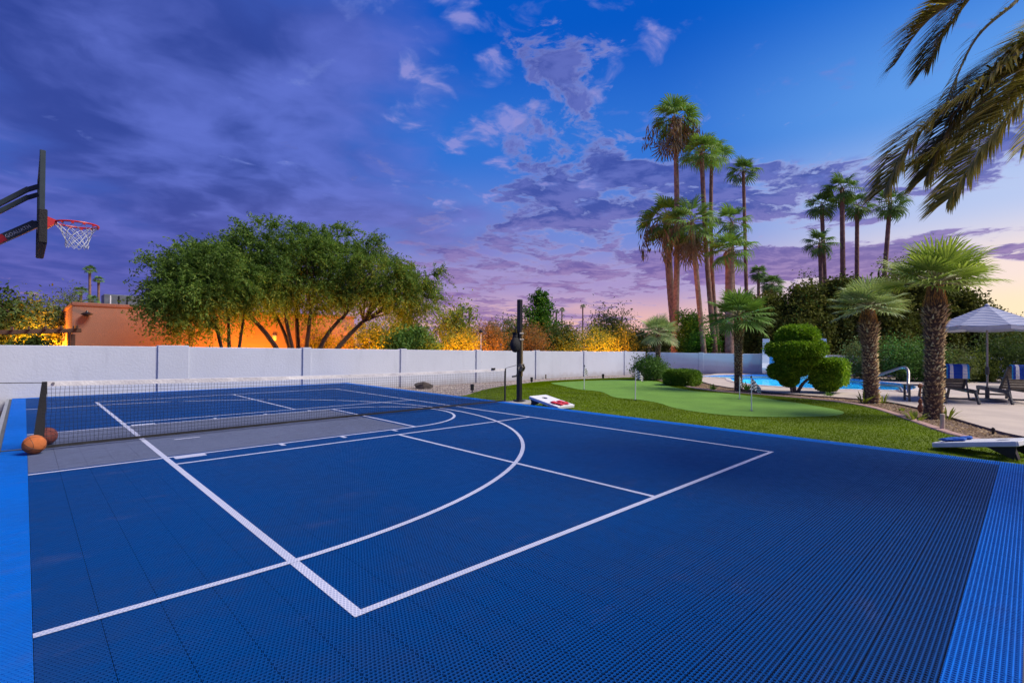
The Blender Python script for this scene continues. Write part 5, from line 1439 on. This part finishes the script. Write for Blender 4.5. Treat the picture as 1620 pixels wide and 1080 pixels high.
# ------------------------------------------------------------------ putting flags
def flag(label, u, v, vt, seed, two=False):
    b = down(G(u, v)) + np.array([0, 0, .038]); k = 1 / ppm(b); H = (v - vt) * k
    t = thing('putting_flag', label, 'flag', b, 0, 'checkered flags on the putting green')
    lean = .02 * math.sin(seed)
    MB().tube([(0, 0, -.02), (lean, 0, H)], .013, 8).build('pole', M_WHITE, t)
    MB().lathe([(.055, -.03), (.055, .004), (.05, .006)], (0, 0, 0), 14).build('cup', M_BLACK, t)
    fl_ = MB(); n = 6; hh = .27; ww = .25; d = unit(RGT * np.array([1, 1, 0]))
    if seed % 2: d = unit(d * .45 + FWD * np.array([.8, .8, 0]) * .6)
    nn = np.array([-d[1], d[0], 0]); sq = ww / n
    def fp(i, j):
        x = i / n; z = j / n; droop = -.16 * x ** 1.5; w_ = .035 * math.sin(x * 6 + seed) * x
        taper = 1 - .45 * x
        return tuple(d * (.013 + ww * x * .82) + nn * w_ + np.array([lean, 0, H - .02 + droop - hh * .5 * (1 - taper) - hh * (1 - z) * taper]))
    for i in range(n):
        for j in range(n): fl_.add([fp(i, j), fp(i + 1, j), fp(i + 1, j + 1), fp(i, j + 1)], [(0, 1, 2, 3)], (i + j) % 2)
    fo_ = fl_.build('flag_cloth', [mat('flag_white', (.8, .8, .82), .7), mat('flag_black', (.012, .012, .015), .7)], t)
    fo_.modifiers.new('thickness', 'SOLIDIFY').thickness = .003
    tp_ = MB(); tp_.lathe([(.02, 0), (.024, .02), (.008, .05)], (lean, 0, H), 10); tp_.build('finial', M_BLACK, t)
flag('checkered putting flag nearest the long white wall', 924, 617, 581, 1)
flag('checkered putting flag in the middle of the green', 1005, 634, 585, 2)
flag('checkered putting flag in front of the dark shaggy palm', 1170, 633, 597, 3)
flag('checkered putting flag nearest the court', 1189, 652, 600, 4)

# ------------------------------------------------------------------ parasol, loungers, towels, table
ub = G(1562, 637); ub[2] = terrain(ub[0], ub[1]) + .05; uk = 1 / ppm(ub)
pr_ = thing('parasol', 'blue and white striped parasol standing on the pool deck', 'parasol', ub)
HU = (637 - 486) * uk; RU = 1.32; zr = (637 - 519) * uk
MB().lathe([(.40, 0), (.40, .03), (.30, .06), (.08, .075), (.05, .10), (.05, .40), (.03, .42)], (0, 0, 0), 24).build('base', M_GREYWOOD, pr_, smooth=True)
MB().tube([(0, 0, .2), (0, 0, HU - .02)], .024, 10).build('pole', mat('grey_pole', (.30, .29, .28), .4, .6), pr_, smooth=True)
MB().lathe([(.035, .75), (.045, .78), (.045, .95), (.03, .98)], (0, 0, 0), 12).build('crank_collar', M_GREYWOOD, pr_)
M_STRB = mat('navy_stripe_canvas', (.09, .13, .31), .8, var=.1); M_STRW = mat('white_canvas', (.50, .53, .62), .8, var=.08)
nr = 26
for s in range(8):
    a0, a1 = 2 * math.pi * (s + .5) / 8, 2 * math.pi * (s + 1.5) / 8
    b = MB()
    def cp(f, g):
        R_ = RU * f; p0 = np.array([math.cos(a0), math.sin(a0)]); p1 = np.array([math.cos(a1), math.sin(a1)]); p = (p0 * (1 - g) + p1 * g) * R_
        z = HU - (HU - zr) * (f ** 1.12) - .03 * math.sin(math.pi * g) * f - .03 * math.sin(math.pi * f)
        return (p[0], p[1], z)
    for i in range(nr):
        f0, f1 = (i + .02) / nr, (i + 1.02) / nr
        for j in range(4):
            b.add([cp(f0, j / 4), cp(f1, j / 4), cp(f1, (j + 1) / 4), cp(f0, (j + 1) / 4)], [(0, 1, 2, 3)], 0 if i % 2 else 1)
    vo = [cp(1.02, j / 4) for j in range(5)]
    for j in range(4): b.add([vo[j], (vo[j][0], vo[j][1], vo[j][2] - .10), (vo[j + 1][0], vo[j + 1][1], vo[j + 1][2] - .10), vo[j + 1]], [(0, 1, 2, 3)], 1)
    b.build('canopy_panel', [M_STRB, M_STRW], pr_)
    MB().bar((0, 0, HU - .06), (RU * math.cos(a0), RU * math.sin(a0), zr - .03), .018, .022).build('rib', M_GREYWOOD, pr_)
MB().lathe([(.06, 0), (.05, .03), (.02, .06), (.0, .07)], (0, 0, HU - .01), 12).build('finial', M_STRW, pr_)

def lounger(label, p, ang, tl_, tlabel):
    z0 = terrain(p[0], p[1]) + .05
    t = thing('sun_lounger', label, 'sun lounger', (p[0], p[1], z0), ang, 'grey loungers by the parasol')
    W_, Lb, hS = .70, 1.95, .36
    # local +X from head to foot; backrest raised at head end
    for s in (-1, 1):
        MB().bar((-.05, s * W_ / 2, hS - .04), (Lb, s * W_ / 2, hS - .04), .045, .11, bev=.008).build('side_rail', M_GREYWOOD, t)
        MB().bar((-.02, s * (W_ / 2 + .0), hS - .05), (-.26, s * W_ / 2, 0), .046, .10, bev=.008).build('leg', M_GREYWOOD, t)
        MB().bar((Lb - .12, s * W_ / 2, hS - .05), (Lb + .04, s * W_ / 2, 0), .046, .10, bev=.008).build('leg', M_GREYWOOD, t)
    a = math.radians(52); bl = .80; hx = .62
    ex = (hx - bl * math.cos(a), hS + bl * math.sin(a))
    for s in (-1, 1):
        MB().bar((hx, s * (W_ / 2 - .06), hS), (ex[0], s * (W_ / 2 - .06), ex[1]), .05, .06, bev=.006).build('back_rail', M_GREYWOOD, t)
        MB().bar((hx - bl * .6 * math.cos(a), s * (W_ / 2 - .1), hS + bl * .6 * math.sin(a)), (.08, s * (W_ / 2 - .1), .10), .03, .04).build('back_strut', M_GREYWOOD, t)
    up_ = Vector((math.sin(a), 0, math.cos(a)))
    for k in range(9):
        f = .05 + k * .115; c = (hx - bl * f * math.cos(a), 0, hS + bl * f * math.sin(a))
        MB().box((c[0] + up_.x * .03, 0, c[2] + up_.z * .03), (.078, W_ - .14, .02), Matrix.Rotation(a, 3, 'Y'), bev=.004).build('slat', M_GREYSLAT, t)
    for k in range(14):
        MB().box((hx + .08 + k * .095, 0, hS + .01), (.078, W_ - .05, .02), bev=.004).build('slat', M_GREYSLAT, t)
    MB().bar((.0, -W_ / 2, .12), (.0, W_ / 2, .12), .035, .05).build('stretcher', M_GREYWOOD, t)
    MB().bar((Lb - .05, -W_ / 2, .12), (Lb - .05, W_ / 2, .12), .035, .05).build('stretcher', M_GREYWOOD, t)
    # towel folded over the top of the backrest
    tw = MB(); n = 14; m_ = 10; prof = []
    du = np.array([-math.cos(a), math.sin(a)]); nn = np.array([math.sin(a), math.cos(a)])   # up the back, out of the front face
    top = np.array([ex[0], ex[1]])
    path = [top - du * .30 + nn * .075, top - du * .15 + nn * .07, top + du * .0 + nn * .07, top + du * .055 + nn * .03, top + du * .05 - nn * .045, top - du * .10 - nn * .06 + np.array([-.01, -.05]), top - du * .10 - nn * .07 + np.array([-.02, -.22])]
    path[5] = top + np.array([-.075, -.10]); path[6] = top + np.array([-.085, -.32])
    path = spline(path, 3)
    cols = [1, 0, 2, 0, 0, 0, 0, 2, 0, 1, 1] 
    ny = 20; half = .25
    for j in range(ny):
        y0, y1 = -half + 2 * half * j / ny, -half + 2 * half * (j + 1) / ny
        f = (j + .5) / ny; c = 1 if f < .12 or f > .93 else (2 if f < .30 else (0 if f < .70 else (2 if f < .84 else 0)))
        for i in range(len(path) - 1):
            q = [path[i], path[i + 1]]
            w = lambda y, i: .008 * math.sin(y * 22 + i * .5)
            tw.add([(q[0][0] + w(y0, i), y0, q[0][1]), (q[1][0] + w(y0, i + 1), y0, q[1][1]), (q[1][0] + w(y1, i + 1), y1, q[1][1]), (q[0][0] + w(y1, i), y1, q[0][1])], [(0, 1, 2, 3)], c)
    o = tw.build('towel', [mat('towel_blue', (.012, .07, .42), .95, bump=.6, bscale=120), mat('towel_light_blue', (.03, .33, .66), .95, bump=.6, bscale=120), mat('towel_white', (.78, .78, .80), .95, bump=.6, bscale=120)], None, smooth=True)
    o.location = (p[0], p[1], z0); o.rotation_euler = (0, 0, ang)
    o.modifiers.new('thickness', 'SOLIDIFY').thickness = .012
    tag(o, tlabel, 'towel', 'striped towels on the loungers')
    return t
la1 = math.atan2(FWD[1], FWD[0]) - .42
p1 = (G(1498, 641) + G(1546, 642)) / 2; lounger('grey slatted lounger left of the parasol pole with its back to the camera', p1[:2] + .22 * np.array([math.cos(la1), math.sin(la1)]), la1, None, 'blue and white striped towel on the lounger left of the parasol')
p2 = (G(1603, 643) + G(1655, 645)) / 2; lounger('grey slatted lounger at the right edge beyond the parasol', p2[:2] + .22 * np.array([math.cos(la1), math.sin(la1)]), la1, None, 'blue and white towel on the lounger at the right edge')
tp0 = G(1450, 637); tp0[2] = terrain(tp0[0], tp0[1]) + .05
st_ = thing('side_table', 'small grey slatted side table behind the biggest shaggy palm', 'table', tp0, la1)
for x in (-.22, .22):
    for y in (-.22, .22): MB().box((x, y, .22), (.05, .05, .44), bev=.005).build('leg', M_GREYWOOD, st_)
for k in range(6): MB().box((-.235 + .094 * k, 0, .455), (.082, .56, .022), bev=.004).build('slat', M_GREYWOOD, st_)
for y in (-.22, .22): MB().box((0, y, .14), (.40, .03, .04)).build('stretcher', M_GREYWOOD, st_)

# ------------------------------------------------------------------ rocks, garden lamps, stakes, pipe
def rock(label, p, R, seed, m, rz=0):
    r = np.random.default_rng(seed); bm_ = bmesh.new(); bmesh.ops.create_icosphere(bm_, subdivisions=4, radius=1)
    dirs = unit(r.normal(size=(16, 3))); offs_ = r.uniform(.55, .95, 16)
    for v in bm_.verts:
        d = np.array(v.co); k = 1.0
        for dd, oo in zip(dirs, offs_):
            c = d @ dd
            if c > 0: k = min(k, oo / c)
        k *= 1 + .05 * math.sin(d[0] * 9 + seed) * math.sin(d[1] * 8) * math.sin(d[2] * 10) + r.normal(0, .012)
        v.co = Vector((d[0] * k * R[0], d[1] * k * R[1], max(-.12, d[2] * k * R[2] + R[2] * .45)))
    me = bpy.data.meshes.new('boulder'); bm_.to_mesh(me); bm_.free(); me.materials.append(m)
    o = link('boulder', me, None); o.location = tuple(down(p)); o.rotation_euler = (0, 0, rz); tag(o, label, 'rock')
M_ROCK = mat('grey_brown_rock', (.15, .12, .10), .9, col2=(.045, .036, .032), vscale=6, bump=1.0, bscale=18, detail=8)
M_ROCK2 = mat('dark_purple_rock', (.075, .045, .045), .9, col2=(.03, .018, .02), vscale=4, bump=1.0, bscale=12, detail=8)
rock('rough grey brown rock on the gravel behind the net', G(670, 615), (.50, .34, .24), 3, M_ROCK, -.7)
rock('dark purplish boulder against the back wall by the pool', G(1110, 591), (.95, .6, .62), 8, M_ROCK2, .5)
def garden_lamp(label, u, v):
    b = down(G(u, v)) + np.array([0, 0, .01]); t = thing('garden_lamp', label, 'garden lamp', b, 0, 'unlit black garden lamps')
    MB().lathe([(.06, 0), (.06, .02), (.02, .03), (.02, .06), (.055, .07), (.065, .26), (.045, .27)], (0, 0, 0), 12).build('body', M_BLACK, t)
    MB().lathe([(.05, .262), (.05, .266)], (0, 0, 0), 12).build('lens', mat('lamp_lens', (.12, .12, .13), .2), t)
garden_lamp('black garden lamp on the gravel seen through the net', 747, 621)
garden_lamp('black garden lamp at the lawn edge right of the net post', 841, 606)
garden_lamp('black garden lamp at the lawn edge right of the first flag', 954, 600)
def stake(label, u, v, hpx, m):
    b = down(G(u, v)); k = 1 / ppm(b); t = thing('marker_stake', label, 'stake', b, 0, 'short stakes by the wall')
    MB().box((0, 0, hpx * k / 2 - .02), (.05, .05, hpx * k + .04), bev=.006).build('shaft', m, t)
    MB().box((0, 0, hpx * k), (.06, .06, .02), bev=.004).build('cap', m, t)
M_STAKE = mat('weathered_stake', (.11, .09, .05), .8, var=.3)
stake('short stake at the wall left of the grey rock', 645, 611, 8, M_STAKE)
stake('short stake at the wall behind the right net end', 760.5, 604, 8, M_STAKE)
stake('short stake at the wall right of the net post', 863.5, 599.5, 7, M_STAKE)
# thin conduit mast on the wall near the net's right end
cm = ony(760.5, 551, WY - .02)
cmt = thing('conduit_mast', 'thin pale conduit pole rising above the wall left of the net post', 'pole', (cm[0], WY - .03, -.31))
MB().tube([(0, 0, 0), (0, 0, ony(760.5, 527, WY - .03)[2] + .31)], .022, 8).build('pipe', mat('pale_pipe', (.6, .58, .56), .5), cmt)
MB().box((0, 0, 1.0), (.09, .03, .03)).build('strap', M_CHROME, cmt)
MB().lathe([(.02, 0), (.09, .03), (.10, .06), (.07, .16), (.02, .18)], (0, 0, ony(760.5, 527, WY - .03)[2] + .30), 10).build('cap', M_BLACK, cmt)
pv = down(G(1491, 682))
pt = thing('standpipe', 'pale capped plastic pipe standing in the bed by the biggest palm', 'pipe', pv)
MB().tube([(0, 0, -.1), (.008, 0, .295)], .036, 14).build('pipe', mat('cream_pvc', (.62, .50, .37), .5, var=.1), pt, smooth=True)
MB().lathe([(.039, 0), (.039, .03), (.034, .036)], (.008, 0, .285), 14).build('cap', mat('cream_pvc'), pt)
pv = down(G(1571, 687)); pt = thing('irrigation_riser', 'short dark irrigation riser at the deck edge by the right board', 'riser', pv)
MB().lathe([(.02, -.05), (.02, .07), (.03, .075), (.03, .11), (.012, .115)], (0, 0, 0), 10).build('riser_body', M_BLACK, pt)
MB().lathe([(.014, 0), (.014, .012)], (0, 0, .114), 8).build('nozzle', M_STAKE, pt)
ot = down(G(1456, 653)); pt = thing('garden_ornament', 'rusty brown garden ornament on a stake left of the biggest palm', 'ornament', ot)
M_RUST = mat('rusty_metal', (.32, .13, .06), .8, var=.4, vscale=15, bump=.5)
MB().tube([(0, 0, -.05), (.01, 0, .62)], .012, 6).build('stake', M_RUST, pt)
MB().lathe([(.0, .0), (.05, .05), (.06, .14), (.03, .22), (.045, .27), (.03, .33), (0, .35)], (0, 0, .0), 10).build('figure', M_RUST, pt, smooth=True)
MB().lathe([(.0, .0), (.05, .03), (.055, .08), (.02, .12)], (.01, 0, .58), 10).build('finial', M_RUST, pt, smooth=True)

# ------------------------------------------------------------------ amber landscape lamps in the neighbour's garden
AMB = (1.0, .30, .02)
def uplight(label, u, y, watts, z=.35, r_=.10):
    p = ony(u, 552, y); b = np.array([p[0], p[1], -.31]); t = thing('landscape_lamp', label, 'landscape lamp', b, 0, 'amber landscape lamps beyond the wall')
    MB().lathe([(.05, 0), (.05, .03), (.02, .05), (.02, .12), (.07, .16), (.08, .24)], (0, 0, 0), 12).build('lamp_body', M_BLACK, t)
    lamp(t, (0, 0, z), watts, AMB, r_)
uplight('amber landscape lamp under the smaller feathery tree', 372, 15.8, 850, .8)
uplight('amber landscape lamp under the stems of the big spreading tree', 438, 16.2, 900, .7)
uplight('amber landscape lamp under the right side of the spreading tree', 598, 15.4, 1300, .8)
uplight('amber landscape lamp by the pergola', 58, 22.6, 1900, 1.3)
uplight('amber landscape lamp under the yellow green open tree', 728, 9.9, 494, .9)
uplight('amber landscape lamp under the brown twiggy shrubs', 778, 9.9, 456, .8)
uplight('amber landscape lamp under the centre shrubs', 900, 9.9, 361, .8)
uplight('amber landscape lamp under the amber lit shrub', 945, 9.9, 570, .9)
uplight('amber landscape lamp near the smallest palm', 978, 9.9, 570, .9)
